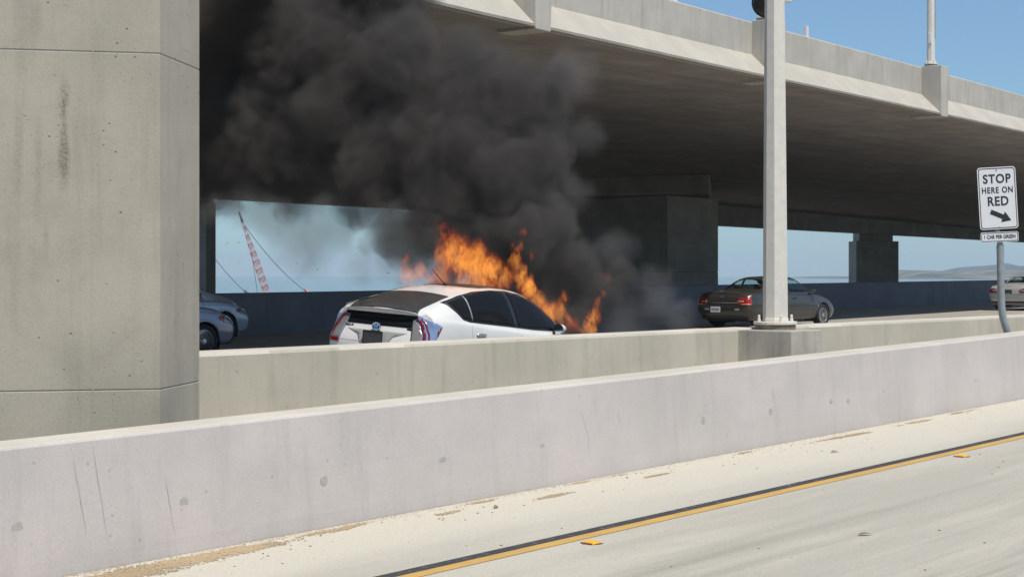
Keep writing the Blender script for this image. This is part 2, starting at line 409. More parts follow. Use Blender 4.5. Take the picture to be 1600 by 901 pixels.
# ------------------------------------------------------------ road markings and debris
line = sheet('yellow_line', -50, 100, 7.48, 7.605, z_near, M['yellow'], ns=60, np_=1, dz=0.004)
tag(line, 'yellow painted edge line on the cream ramp road', 'road line')
line = sheet('black_line', -50, 100, 7.612, 7.725, z_near, M['blackline'], ns=60, np_=1, dz=0.004)
tag(line, 'black contrast stripe running beside the yellow line', 'road line')
def marker(px, P, label):
    s = s_at(px, P); t = empty('road_marker', W(s, P, z_near(s) + 0.001), ROADROT, label, 'road marker', 'amber reflective markers beside the yellow line')
    bm = bmesh.new(); prism(bm, [(-.055, -.055), (.055, -.055), (.055, .055), (-.055, .055)], 0, .022, top=[(-.045, -.022), (.045, -.022), (.045, .022), (-.045, .022)])
    obj('marker_body', bm, M['rpm'], t, bevel=0.003)
    for sg in (-1, 1):
        bm = bmesh.new(); box(bm, -.04, .04, sg * .050 - .002, sg * .050 + .002, .004, .012)
        obj('reflector', bm, M['lamp_amber'], t)
    bm = bmesh.new()
    n = 12; pts = [((.075 + .015 * math.sin(i * 2.1)) * math.cos(2 * math.pi * i / n), (.075 + .012 * math.cos(i * 1.7)) * math.sin(2 * math.pi * i / n)) for i in range(n)]
    prism(bm, pts, 0, .004); obj('bitumen_pad', bm, M['bitumen'], t)
marker(925, 7.33, 'amber road marker near the lower end of the yellow line')
marker(1503, 7.33, 'amber road marker near the right end of the yellow line')

def blob_sheet(name, cs, cP, rs, rP, m, seed, zoff=0.004, n=40, thick=0.006, parent=None):
    bm = bmesh.new(); top = []
    for i in range(n):
        a = 2 * math.pi * i / n
        q = 1 + 0.55 * mnoise.fractal(Vector((math.cos(a) * 1.6 + seed, math.sin(a) * 1.6, seed)), 0.8, 2.0, 5)
        s = cs + math.cos(a) * rs * q; P = min(cP + math.sin(a) * rP * q, 9.43)
        top.append(Vector(W(s, P, z_near(s) + zoff)))
    c = bm.verts.new(W(cs, cP, z_near(cs) + zoff + thick))
    ins = [bm.verts.new(W(cs, cP, z_near(cs)).lerp(p, 0.6) + Vector((0, 0, thick * 0.8 + zoff * 0.4))) for p in top]
    vs = [bm.verts.new(p) for p in top]
    for i in range(n):
        j = (i + 1) % n
        bm.faces.new((c, ins[i], ins[j])); bm.faces.new((ins[i], vs[i], vs[j], ins[j]))
    return obj(name, bm, m, parent)
SAND = [(60, 9.17, .6, .17), (150, 9.14, .6, .19), (230, 9.14, .55, .19), (310, 9.18, .6, .15), (385, 9.22, .45, .11), (520, 9.28, .35, .06), (560, 9.31, .2, .05), (690, 9.15, .28, .045), (760, 9.3, .2, .04), (860, 9.02, .28, .06), (1025, 9.05, .22, .03), (1320, 9.18, .75, .06), (1430, 9.22, .6, .045), (1500, 9.3, .5, .04), (1160, 9.3, .3, .04), (930, 9.35, .5, .03)]
random.seed(5); v = []; f = []
def grain(s, P, r):
    q = W(s, P, z_near(s) + .0035); a = random.uniform(0, 6.28); i = len(v)
    for t in (0, 2.1, 4.2): v.append((q.x + r * math.cos(a + t), q.y + r * math.sin(a + t), q.z))
    v.append((q.x, q.y, q.z + r * .35)); f.extend(((i, i + 1, i + 3), (i + 1, i + 2, i + 3), (i + 2, i, i + 3)))
for n_i, (px, P, rs, rP) in enumerate(SAND):
    s0 = s_at(px, P)
    for _ in range(int(11000 * (rs * rP) ** .75)):
        ds, dp_ = random.gauss(0, .52), random.gauss(0, .55)
        ss, PP = s0 + ds * rs, P + dp_ * rP
        if PP > 9.425: continue
        nz = mnoise.fractal(Vector((ss * 2.2, PP * 9, n_i)), 1.0, 2.0, 4)
        if nz * .9 + .55 - (ds * ds + dp_ * dp_) * .45 < random.random() * .5: continue
        grain(ss, PP, random.uniform(.007, .016))
for _ in range(2600):                       # thin dusting all along the foot of the wall
    px = random.uniform(20, 1600); PP = 9.42 - abs(random.gauss(0, .09)); grain(s_at(px, PP), PP, random.uniform(.003, .009))
sd = obj('sand_drift', (v, [], f), M['sand']); tag(sd, 'patches of washed sand lying along the foot of the front barrier', 'sand', kind='stuff')
bm = bmesh.new(); random.seed(3)
for i in range(230):
    px = random.uniform(60, 1590); P = 9.38 - abs(random.gauss(0, 0.45)) if i % 3 else random.uniform(4, 9.3)
    s = s_at(px, P); r = random.uniform(.003, .010); q = W(s, P, z_near(s)); a = random.uniform(0, 6.28)
    pts = [(q.x + r * math.cos(a + t) * random.uniform(.5, 1.3), q.y + r * math.sin(a + t)) for t in (0, 1.3, 2.5, 3.8, 5)]
    prism(bm, pts, q.z, q.z + r * .6)
tag(obj('road_grit', bm, M['leaf']), 'scattered brown grit and dry leaf crumbs on the ramp shoulder', 'grit', kind='stuff')
for px, P, a, lab in ((1304, 8.55, .5, 'dark curled leaf on the cream shoulder under the sand streak'), (775, 9.0, 1.4, 'dry brown leaf lying on the sand near the barrier foot'), (1350 , 5.9, .2, 'small dark leaf lying out in the ramp lane')):
    s = s_at(px, P); q = W(s, P, z_near(s) + .004); bm = bmesh.new()
    vs = []
    for i in range(9):
        t = i / 8; wd = .018 * math.sin(math.pi * t) + .002
        vs.append((bm.verts.new((t * .11 - .05, -wd, .012 * math.sin(3 * t))), bm.verts.new((t * .11 - .05, 0, .003 + .012 * math.sin(3 * t))), bm.verts.new((t * .11 - .05, wd, .014 * math.sin(3 * t) + .004))))
    for A, B in zip(vs, vs[1:]):
        bm.faces.new((A[0], B[0], B[1], A[1])); bm.faces.new((A[1], B[1], B[2], A[2]))
    l = obj('dry_leaf', bm, M['leaf']); l.location = q; l.rotation_euler = (0, 0, a); tag(l, lab, 'leaf', 'dry leaves on the ramp')

# ------------------------------------------------------------ barriers
M['cap'] = concrete('barrier_sunlit_top_concrete', (0.62, 0.575, 0.50), (0.54, 0.50, 0.43), pits=0.2, streak=0.0, stain=0.15)  # paler cream for barrier tops: sunlight put into the colour
def barrier(name, P, s0, s1, zbot, ztop, thick, batter, m, label, round_=0.02):
    """barrier with front face towards the camera at P (foot) and P+batter (top)"""
    t = empty(name, W(0, P, 0), 0, label, 'barrier')
    bm = bmesh.new(); rings = []; n = int((s1 - s0) / 1.0)
    for i in range(n + 1):
        s = s0 + (s1 - s0) * i / n; zb, zt = zbot(s), ztop(s)
        wob = 0.004 * math.sin(s * 0.9) + 0.003 * math.sin(s * 2.3)
        rings.append([W(s, P - .006, zb - .3), W(s, P - .003, zb + .05), W(s, P + .0, zb + .12), W(s, P + batter * .5 + wob, (zb + zt) / 2), W(s, P + batter + wob, zt - round_),
                      W(s, P + batter + round_ * .6 + wob, zt - .2 * round_), W(s, P + batter + round_ * 1.3, zt), W(s, P + batter + thick - round_ * 1.3, zt), W(s, P + batter + thick, zt - round_), W(s, P + batter * 2 + thick, zb - .3)])
    loft(bm, rings)
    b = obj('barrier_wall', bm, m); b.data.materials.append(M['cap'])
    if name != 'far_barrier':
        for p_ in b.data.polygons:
            if abs(p_.normal.z) > .6: p_.material_index = 1  # upward faces get the painted sunlit tone, no separate cap
    b.parent = t; b.matrix_parent_inverse = Matrix.Translation(-t.location)
    return t
FT = lambda s: z_near(s) + 0.91
M['cap'] = concrete('barrier_sunlit_top_concrete', (0.62, 0.575, 0.50), (0.54, 0.50, 0.43), pits=0.2, streak=0.0, stain=0.15)  # same painted sunlit top colour, set again
fb = barrier('front_barrier', 9.43, -40, 105, z_near, FT, 0.40, 0.05, M['front_barrier'], 'long pale lilac concrete barrier in the foreground beside the ramp')
def on_front(px, h, w_=0.05, hh=0.06, name='tie_hole_patch', mat='patch', seed=0):
    s = s_at(px, 9.44); bm = bmesh.new(); n = 14; z = z_near(s) + h
    P = 9.43 + 0.05 * min(1, max(0, h / .91)); ring = []
    for i in range(n):
        a = 2 * math.pi * i / n; q = 1 + .35 * mnoise.noise(Vector((math.cos(a) + seed, math.sin(a), seed * 2)))
        ring.append((s + math.cos(a) * w_ * q, z + math.sin(a) * hh * q))
    f0 = [bm.verts.new(W(a, P - .003, b)) for a, b in ring]; f1 = [bm.verts.new(W(a, P + .02, b)) for a, b in ring]
    bm.faces.new(f0)
    for i in range(n): bm.faces.new((f0[i], f1[i], f1[(i + 1) % n], f0[(i + 1) % n]))
    o = obj(name, bm, M[mat], fb); o.matrix_parent_inverse = Matrix.Translation(-fb.location)
for i, (px, py) in enumerate([(28, 825), (289, 785), (508, 750), (693, 720), (848, 699), (983, 673), (1100, 657), (1205, 643), (1300, 626), (1326, 626), (1382, 614), (1457, 603), (1525, 597)]):
    s = s_at(px, 9.45); Y = W(s, 9.45).y; h = (HY - py) / F * Y - z_near(s)
    on_front(px, h, .035 if i not in (0, 1, 3) else .045, .042 if i not in (9, 8) else .03, seed=i * 1.7)
def crack(pts, P0=9.43, wd=.0021, par=None, mat='crack', batter=.05, foot=z_near, H=.91):
    bm = bmesh.new(); L = []
    for (a, b), (c, d) in zip(pts, pts[1:]):
        for j in range(6):
            t = j / 6; L.append((a + (c - a) * t, b + (d - b) * t))
    L.append(pts[-1]); prev = None
    for i, (px, py) in enumerate(L):
        px += 1.4 * mnoise.noise(Vector((i * .7, px * .1, 0))); s = s_at(px, P0); q = W(s, P0); z = (HY - py) / F * q.y
        P = P0 - .006 + batter * min(1, max(0, (z - foot(s)) / H)); e = wd * (.5 + .6 * abs(mnoise.noise(Vector((i * .9, 3, px))))) * math.sin(math.pi * (i + .6) / (len(L) + .2)) ** .4
        cur = [bm.verts.new(W(s - e, P, z)), bm.verts.new(W(s + e, P, z))]
        if prev: bm.faces.new((prev[0], prev[1], cur[1], cur[0]))
        prev = cur
    o = obj('crack', bm, M[mat], par); o.matrix_parent_inverse = Matrix.Translation(-par.location)
for pts in ([(150, 692), (160, 770), (172, 868)], [(120, 718), (127, 765), (136, 835)], [(262, 745), (268, 790), (276, 862)], [(565, 710), (570, 735)], [(912, 638), (921, 680), (924, 728)], [(1210, 605), (1215, 640), (1217, 682)], [(1427, 588), (1433, 615)], [(1508, 560), (1514, 590), (1517, 618)], [(970, 640), (971, 665)]):
    crack(pts, par=fb)

MT = lambda s: -0.78
md = barrier('median_barrier', 12.9, -40, 105, lambda s: z_far(s) - .1, MT, 0.45, 0.03, M['median'], 'olive grey concrete median barrier behind the front one', 0.04)
def prm(name, pts, z0, z1, m, par, bevel=0.015, top=None):
    bm = bmesh.new(); prism(bm, pts, z0, z1, top); o = obj(name, bm, m, par, bevel=bevel)
    if par: o.matrix_parent_inverse = Matrix.Translation(-par.location)
    return o
def sp(s0, s1, P0, P1): return [W(s0, P0).to_2d(), W(s1, P0).to_2d(), W(s1, P1).to_2d(), W(s0, P1).to_2d()]
prm('lamp_pedestal', sp(19.85, 20.86, 11.95, 13.5), -2.0, -0.80, M['pedestal'], md, top=sp(19.95, 20.80, 12.03, 13.42))
def joint(px):
    s = s_at(px, 12.9); 
    o = prm('joint_strip', sp(s - .006, s + .006, 12.885, 12.94), z_far(s), MT(s) - .04, M['crack'], md, bevel=0)
crack([(1046, 525), (1047, 545), (1046, 575)], P0=12.9, par=md, batter=.03, foot=z_far, H=.75)
FBT = lambda s: z_far(s) + 1.07
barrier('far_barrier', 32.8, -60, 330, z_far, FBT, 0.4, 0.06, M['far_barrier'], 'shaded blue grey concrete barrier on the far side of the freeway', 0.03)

# ------------------------------------------------------------ near column
col = empty('near_column', (-3.9, 13.3, -2), 0, 'massive pale concrete bridge column filling the left edge of the view', 'bridge column')
poly = [(-2.81, 12.77), (-2.69, 13.77), (-3.2, 14.5), (-4.0, 14.4), (-5.3, 12.9), (-5.35, 12.23)]
cx = sum(p[0] for p in poly) / 6; cy = sum(p[1] for p in poly) / 6
def scaled(pl, d):
    return [(cx + (x - cx) * (1 - d), cy + (y - cy) * (1 - d)) for x, y in pl]
Z1, Z2, gap = -0.909, 1.767, 0.0035
for z0, z1 in ((-2.6, Z1 - gap), (Z1 + gap, Z2 - gap), (Z2 + gap, 5.0)):
    prm('column_lift', poly, z0, z1, M['column'], col, bevel=0.006)
prm('column_core', scaled(poly, .006), -2.5, 4.9, M['crack'], col, bevel=0)
# vertical form seam on the front face
A, D = Vector((-2.81, 12.77)), Vector((-5.35, 12.23)); u = (D - A).normalized(); nrm = Vector((-u.y, u.x))
if nrm.y > 0: nrm = -nrm
def on_face(px):
    k = (px - 800) / F; t = (k * A.y - A.x) / (u.x - k * u.y); return A + u * t
def seam(px, wd, name='form_seam', z0=-2, z1=4.9, out=.0025):
    q = on_face(px); a = q - u * wd; b = q + u * wd
    prm(name, [a - nrm * .01, b - nrm * .01, b + nrm * out, a + nrm * out], z0, z1, M['column'], col, bevel=0)
seam(145, .006)
# brown speckled run-off stain: marks in the column's own material
kt = M['column'].node_tree; bs = kt.nodes['Principled BSDF']; src = bs.inputs['Base Color'].links[0].from_socket
kk = N.__new__(N); kk.m = M['column']; kk.t = kt; kk.b = bs; kk._co = None; kk.out = kt.nodes['Material Output']
pos_ = kk.pos(); cur_ = src
for px_, y0_, y1_, wd_, am_ in ((100, 120, 300, .055, .8), (57, 0, 60, .07, .35), (72, 345, 405, .035, .4), (28, 170, 320, .05, .25), (60, 180, 330, .04, .25)):
    q_ = on_face(px_); dv = kk.vm('MULTIPLY', kk.vm('SUBTRACT', pos_, (q_.x, q_.y, 0)), (1, 1, 0)); d_ = kk.vm('LENGTH', dv)
    d_ = kk.math('ADD', d_, kk.math('MULTIPLY', kk.math('SUBTRACT', kk.noise(pos_, 3.5, 3, .6), .5), .08))
    z_ = kk.sep(pos_)[2]; za, zb = (HY - y1_) / F * q_.y, (HY - y0_) / F * q_.y
    m_ = kk.math('MULTIPLY', kk.mr(d_, .0, wd_, 1, 0, smooth=True), kk.math('MULTIPLY', kk.mr(z_, za - .1, za + .25, 0, 1, smooth=True), kk.mr(z_, zb - .25, zb + .1, 1, 0, smooth=True)))
    sp_ = kk.mr(kk.noise(pos_, 42, 4, .7), .40, .60)
    cur_ = kk.mix(kk.math('MULTIPLY', kk.math('MULTIPLY', m_, am_), kk.math('MULTIPLY_ADD', sp_, .75, .25)), cur_, (0.13, 0.085, 0.06))
kt.links.new(cur_, bs.inputs['Base Color'])
# cap beam over the near column, out of frame, reaching the deck
capA = [(-2.9, 13.0), (-2.3, 14.4), (-12.5, 22.4), (-13.4, 21.0)]
prm('cap_beam', capA, 5.01, 6.3, M['column_dark'], col)

# ------------------------------------------------------------ overpass deck
edge = [(-44, -24), (-28, -2), (-17.5, 10), (-10.5, 18.2), (-6.0, 24.0), (-3.6, 27.4), (-1.58, 30.4), (.67, 33.6), (5.7, 40.6), (11.2, 48.0), (18.7, 58.3), (32, 77), (60, 117), (110, 188), (180, 290)]
def cr(p0, p1, p2, p3, t):
    return 0.5 * ((2 * p1) + (p2 - p0) * t + (2 * p0 - 5 * p1 + 4 * p2 - p3) * t * t + (3 * p1 - p0 - 3 * p2 + p3) * t ** 3)
E = []
ev = [Vector(p) for p in edge]
for i in range(len(ev) - 1):
    p0 = ev[max(i - 1, 0)]; p3 = ev[min(i + 2, len(ev) - 1)]
    for j in range(6): E.append(cr(p0, ev[i], ev[i + 1], p3, j / 6))
E.append(ev[-1])
def e_tan(i): return (E[min(i + 1, len(E) - 1)] - E[max(i - 1, 0)]).normalized()
ZS = 5.2
def zfar_s(s): return max(3.3, min(4.7, 4.2 - .018 * (s - 81)))
def zfar_b(s): return max(2.0, 3.2 - (s - 51) * .0067)
PF = 54.0
deck = empty('overpass', (0, 34, -2), 0, 'wide elevated concrete freeway deck crossing overhead', 'overpass')
def dobj(name, bm, m, smooth=False, bevel=0):
    o = obj(name, bm, m, deck, smooth=smooth, bevel=bevel); o.matrix_parent_inverse = Matrix.Translation(-deck.location); return o
bm = bmesh.new(); rings = []
for i, e in enumerate(E):
    t = e_tan(i); out = Vector((t.y, -t.x)); s = e.x * DX + e.y * DY
    far = W(s, PF); e3 = Vector((e.x, e.y, ZS)); q = e - out * .78
    row = [Vector((e.x, e.y, ZS))]
    for j in range(1, 9):
        f = j / 9; hz = ZS + (zfar_s(s) - ZS) * f; row.append(Vector((e.x + (far.x - e.x) * f, e.y + (far.y - e.y) * f, hz)))
    row.append(Vector((far.x, far.y, zfar_s(s))))
    row.append(Vector((far.x, far.y, zfar_s(s) + 1.2)))
    row.append(Vector((q.x, q.y, ZS + .9))); row.append(Vector((q.x, q.y, ZS + .05)))
    rings.append(row)
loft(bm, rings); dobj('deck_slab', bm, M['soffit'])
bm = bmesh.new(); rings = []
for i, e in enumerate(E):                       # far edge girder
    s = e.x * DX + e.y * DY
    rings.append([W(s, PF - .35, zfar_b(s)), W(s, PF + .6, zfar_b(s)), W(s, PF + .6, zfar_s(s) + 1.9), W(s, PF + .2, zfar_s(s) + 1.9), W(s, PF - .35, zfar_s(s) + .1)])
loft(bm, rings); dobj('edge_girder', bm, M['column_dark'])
bm = bmesh.new(); rings = []; bm2 = bmesh.new(); r2 = []; bm3 = bmesh.new(); r3 = []
for i, e in enumerate(E):                       # ledge (sloping band) and parapet wall
    t = e_tan(i); out = Vector((t.y, -t.x))
    def q(o_, z): p = e + out * o_; return Vector((p.x, p.y, z))
    rings.append([q(.02, ZS + .03), q(-.63, ZS + .67), q(-.66, ZS + .6), q(-.44, ZS + .0), q(.01, ZS - .015)])
    r2.append([q(-.63, ZS + .672), q(-.60, ZS + 1.50), q(-.615, ZS + 1.53), q(-.85, ZS + 1.53), q(-.9, ZS + .9), q(-.7, ZS + .5)])
    r3.append([q(.035, ZS - .03), q(.035, ZS + .028), q(-.10, ZS + .02), q(-.10, ZS - .03)])
loft(bm, rings); dobj('sloping_ledge', bm, M['parapet_lo'])
loft(bm2, r2); dobj('parapet', bm2, M['parapet'])
loft(bm3, r3); dobj('drip_lip', bm3, M['column_dark'])
def edge_at(px):
    best = None
    for i in range(len(E) - 1):
        a, b = E[i], E[i + 1]
        ka, kb = (a.x / a.y if a.y > 1 else -9), (b.x / b.y if b.y > 1 else -9); k = (px - 800) / F
        if ka <= k < kb:
            lo, hi = 0.0, 1.0
            for _ in range(30):
                mt = (lo + hi) / 2; pnt = a.lerp(b, mt)
                if pnt.x / pnt.y < k: lo = mt
                else: hi = mt
            return a.lerp(b, lo), e_tan(i)
def pedestal(px):
    e, t = edge_at(px); out = Vector((t.y, -t.x))
    def q(a, b): p = e + t * a + out * b; return (p.x, p.y)
    bm = bmesh.new()
    prism(bm, [q(-.28, .05), q(.28, .05), q(.28, -.95), q(-.28, -.95)], ZS - .08, ZS + 1.56, top=[q(-.30, .05), q(.36, .05), q(.36, -.95), q(-.34, -.95)])
    dobj('parapet_pedestal', bm, M['parapet'], bevel=.015)
    p = e - out * .42; return Vector((p.x, p.y, ZS + 1.56)), t
def octo(r, z, c=(0, 0), n=8, ph=math.pi / 8): return [Vector((c[0] + r * math.cos(ph + 2 * math.pi * i / n), c[1] + r * math.sin(ph + 2 * math.pi * i / n), z)) for i in range(n)]
def lamp(loc, rot, h, rb, rt, label, group, arm=2.2, base_r=.3):
    t = empty('street_lamp', loc, rot, label, 'street lamp', group)
    bm = bmesh.new(); loft(bm, [octo(base_r, 0, n=20), octo(base_r, .07, n=20)]); obj('grout_base', bm, M['rust'], t)
    bm = bmesh.new(); loft(bm, [octo(base_r * 1.07, .072, n=20), octo(base_r * 1.07, .115, n=20)]); obj('base_plate', bm, M['pole_paint'], t, bevel=.006)
    bm = bmesh.new(); loft(bm, [octo(rb * 1.06, .117), octo(rb * 1.03, .16), octo(rb, .165), octo(rt, h)]); obj('pole', bm, M['pole_paint'], t, bevel=.008)
    for i in range(4):
        a = math.pi / 4 + i * math.pi / 2; r = base_r * .84; bm = bmesh.new()
        lathe(bm, [(.028, .116), (.028, .15), (.02, .152), (.02, .20), (.012, .215)], 8, c=(r * math.cos(a), r * math.sin(a), 0)); obj('anchor_bolt', bm, M['pole_paint'], t)
    bm = bmesh.new(); tube(bm, [(0, 0, h - .3), (0, -.5, h + .3), (0, -arm * .6, h + .6), (0, -arm, h + .65)], .05, 8, [.06, .055, .045, .04]); obj('lamp_arm', bm, M['pole_paint'], t, smooth=True)
    bm = bmesh.new(); prism(bm, [(-.13, -arm - .6), (.13, -arm - .6), (.16, -arm - .2), (.08, -arm + .05), (-.08, -arm + .05), (-.16, -arm - .2)], h + .58, h + .72); obj('lamp_head', bm, M['galv'], t, bevel=.02)
    return t
pp = W(20.47, 12.62)
lampN = lamp((pp.x, pp.y, -0.797), ROADROT + math.pi / 2 + R(8), 9.5, .185, .11, 'tall cream street lamp pole rising from the median pedestal in front of the dark sedan', 'street lamps', base_r=.30)
lampN.rotation_euler = (0, R(-0.3), ROADROT + math.pi / 2 + R(6))
post = []
for px in (846, 1216, 1474, 1650): post.append(pedestal(px))
for (q, t), lab in zip(post, ('street lamp on the leftmost overpass pedestal above the smoke', 'street lamp on the overpass pedestal hidden behind the near pole', 'slim street lamp standing on the right overpass pedestal against the sky', 'street lamp on the overpass pedestal beyond the right edge')):
    if 'leftmost' in lab or 'beyond the right' in lab: continue
    lt = lamp((q.x, q.y, q.z + .001), math.atan2(t.y, t.x) + R(10), 8.5, .135, .09, lab, 'street lamps', base_r=.2)
    if 'slim' in lab:
        bm = bmesh.new(); tube(bm, [(-.0, -.14, .9), (-.0, -.135, 3), (0, -.13, 6)], .012, 6); obj('conduit', bm, M['galv'], lt)
        bm = bmesh.new(); box(bm, -.17, -.12, -.05, .05, .75, 1.1); obj('hand_hole_cover', bm, M['sign_white'], lt, bevel=.01)
for px, h, lab in ((1296, .32, 'short white stub post on the overpass parapet right of the near pole'), (1093, .2, 'low white stub post on the overpass parapet left of the near pole')):
    e, t = edge_at(px); out = Vector((t.y, -t.x)); p = e - out * .72; bm = bmesh.new()
    box(bm, -.07, .07, -.05, .05, 0, h); box(bm, -.09, .09, -.07, .07, -.0, .02)
    o = obj('stub_post', bm, M['sign_white'], bevel=.006); o.location = (p.x, p.y, ZS + 1.532); o.rotation_euler = (0, 0, math.atan2(t.y, t.x)); tag(o, lab, 'post', 'stub posts on the parapet')

# signal head clamped to the near pole, seen from behind at the top edge
q = U(1199, 3, 24.05); sg = empty('signal_head', q, ROADROT + R(28), 'round backed dark signal head clamped on the left of the near pole', 'traffic signal')
bm = bmesh.new(); lathe(bm, [(.02, -.17), (.10, -.165), (.17, -.13), (.205, -.05), (.215, .03), (.2, .05)], 28, axis='y'); obj('signal_housing', bm, M['darkmetal'], sg, smooth=True)
bm = bmesh.new(); lathe(bm, [(.24, .05), (.24, .06), (.01, .065)], 28, axis='y'); obj('backplate', bm, M['black_trim'], sg)
bm = bmesh.new(); box(bm, .05, .36, -.03, .03, -.02, .03); obj('mounting_bracket', bm, M['pole_paint'], sg, bevel=.005)

# ------------------------------------------------------------ far columns
def column(label, facesL, top, bot, Y, neck=None, cap=None, joints=()):
    """facesL: plan polygon; built where it stands"""
    t = empty('bridge_column', (facesL[0][0], facesL[0][1], bot), 0, label, 'bridge column', 'columns under the far side of the overpass')
    zs = [bot] + list(joints) + [top]
    for a, b in zip(zs, zs[1:]): prm('column_lift', facesL, a + (.006 if a != bot else 0), b - (.006 if b != top else 0), M['column_dark'], t, bevel=.03)
    cxx = sum(p[0] for p in facesL) / len(facesL); cyy = sum(p[1] for p in facesL) / len(facesL)
    sc_ = lambda d: [(cxx + (x - cxx) * d, cyy + (y - cyy) * d) for x, y in facesL]
    if joints: prm('column_core', sc_(.985), bot, top - .05, M['crack'], t, bevel=0)
    if neck: prm('column_neck', sc_(neck[0]), top - .01, neck[1], M['column_dark'], t, bevel=.02)
    if cap: prm('cap_beam', cap[0], cap[1], cap[2], M['column_dark'], t, bevel=.05)
def xy(px, Y): return ((px - 800) / F * Y, Y)
c1 = [xy(868, 80.5), xy(1043, 76), xy(1122, 79.5), xy(1110, 85), xy(880, 87)]
capp = [xy(843, 78.5), xy(1108, 75.2), xy(1112, 86), xy(843, 89)]
column('broad dark concrete column with two faces behind the smoke', c1, 3.8, -2.9, 78, cap=(capp, 3.82, 4.75), joints=(0.15,))
c2 = [xy(1326, 113), xy(1338, 110.5), xy(1404, 112), xy(1402, 116), xy(1330, 117)]
column('narrow dark column with a stepped neck right of the near pole', c2, 2.38, -2.9, 112, neck=(.80, 3.6), joints=(-.6,))
c3 = [xy(288, 68.5), xy(322, 66.5), xy(337, 67.5), xy(336, 70), xy(292, 71)]
column('dark column just right of the massive near column', c3, 3.04, -2.9, 67, neck=(.85, 4.6))
e5 = obj('thin_post', (lambda b: (tube(b, [U(1198, 400, 140) , U(1198, 470, 140)], .12, 6), b)[1])(bmesh.new()), M['darkmetal'])
tag(e5, 'thin dark post beyond the far barrier beside the near pole', 'post')

# ------------------------------------------------------------ sign
sgn = empty('road_sign', (0, 0, 0), 0, 'white STOP HERE ON RED sign with black arrow on a bent steel pole', 'road sign')
SY = 23.9
sc_pt = U(1559, 309, SY); sgn.location = U(1578, 545, SY) - Vector((0, 0, .4))
pole_pts = [U(1579.5, 560, SY), U(1577.5, 530, SY), U(1574.5, 515, SY), U(1569, 495, SY), U(1566.5, 472, SY), U(1565.5, 430, SY), U(1564, 375, SY), U(1558, 345, SY), U(1556, 275, SY)]
def sobj(name, bm, m, parent=sgn, **k):
    o = obj(name, bm, m, parent, **k); o.matrix_parent_inverse = Matrix.Translation(-sgn.location); return o
bm = bmesh.new()
spl = []
for i in range(len(pole_pts) - 1):
    for j in range(5): spl.append(cr(pole_pts[max(i - 1, 0)], pole_pts[i], pole_pts[i + 1], pole_pts[min(i + 2, len(pole_pts) - 1)], j / 5))
spl = [p + Vector((0, .06, 0)) for p in spl]
tube(bm, spl, .05, 14, [(.054 if i < 30 else .03) for i in range(len(spl))]); sobj('sign_pole', bm, M['galv'], smooth=True)
def rrect(w_, h_, r, n=5):
    pts = []
    for cx_, cy_, a0 in ((w_ / 2 - r, h_ / 2 - r, 0), (-w_ / 2 + r, h_ / 2 - r, 90), (-w_ / 2 + r, -h_ / 2 + r, 180), (w_ / 2 - r, -h_ / 2 + r, 270)):
        for i in range(n + 1):
            a = R(a0 + 90 * i / n); pts.append((cx_ + r * math.cos(a), cy_ + r * math.sin(a)))
    return pts
def plate_mesh(pts, y0, y1):
    bm = bmesh.new(); a = [bm.verts.new((x, y0, z)) for x, z in pts]; b = [bm.verts.new((x, y1, z)) for x, z in pts]
    n = len(pts); bm.faces.new(a); bm.faces.new(b[::-1])
    for i in range(n): bm.faces.new((a[i], b[i], b[(i + 1) % n], a[(i + 1) % n]))
    return bm
def ring_mesh(o_, i_, y0, y1):
    bm = bmesh.new(); n = len(o_)
    vs = [[bm.verts.new((x, y, z)) for x, z in pl] for pl, y in ((o_, y0), (i_, y0), (i_, y1), (o_, y1))]
    for k in range(4):
        A_, B_ = vs[k], vs[(k + 1) % 4]
        for i in range(n): bm.faces.new((A_[i], A_[(i + 1) % n], B_[(i + 1) % n], B_[i]))
    return bm
def text_mesh(name, s, size, m, parent, loc, rot=(0, 0, 0), off=0.0, ext=0.002, sx=1.0, spacing=1.0):
    cu = bpy.data.curves.new(name, 'FONT'); cu.body = s; cu.size = size; cu.align_x = 'CENTER'; cu.align_y = 'CENTER'
    cu.extrude = ext; cu.offset = off; cu.space_character = spacing
    tmp = bpy.data.objects.new('tmp_text', cu); C.objects.link(tmp)
    bpy.context.view_layer.update()
    me = bpy.data.meshes.new_from_object(tmp.evaluated_get(bpy.context.evaluated_depsgraph_get()))
    bpy.data.objects.remove(tmp); bpy.data.curves.remove(cu)
    me.materials.clear(); me.materials.append(m)
    o = bpy.data.objects.new(name, me); C.objects.link(o); o.parent = parent
    o.location = loc; o.rotation_euler = rot; o.scale = (sx, 1, 1); return o
ps = SY / F
def signface(px, py, w_, h_, tilt, name, bw, inset):
    f = empty(name, (0, 0, 0)); f.parent = sgn
    f.matrix_parent_inverse = Matrix.Translation(-sgn.location)
    f.location = U(px, py, SY - .02); f.rotation_euler = (0, R(tilt), R(8))
    return f
def face_obj(bmx, name, m, c, tilt):
    o = obj(name, bmx, m, sgn); o.matrix_parent_inverse = Matrix.Translation(-sgn.location)
    o.location = c; o.rotation_euler = (0, R(tilt), R(9)); return o
w1, h1 = 63 * ps / math.cos(R(9)), 97 * ps; c1_ = U(1559, 309.5, SY - .02); TL = -3.5
panel = face_obj(plate_mesh(rrect(w1, h1, .05), 0, .004), 'sign_panel', M['sign_white'], c1_, TL)
bd = obj('border', ring_mesh(rrect(w1 - .03, h1 - .03, .042), rrect(w1 - .052, h1 - .052, .034), -.003, -.0005), M['black'], panel)
TX = (R(90), 0, 0)
text_mesh('lettering', 'STOP', .185, M['black'], panel, (.0, -.002, h1 * .305), TX, off=.0035, sx=.93, spacing=1.12)
text_mesh('lettering', 'HERE ON', .125, M['black'], panel, (.0, -.002, h1 * .125), TX, off=.002, sx=.86, spacing=1.15)
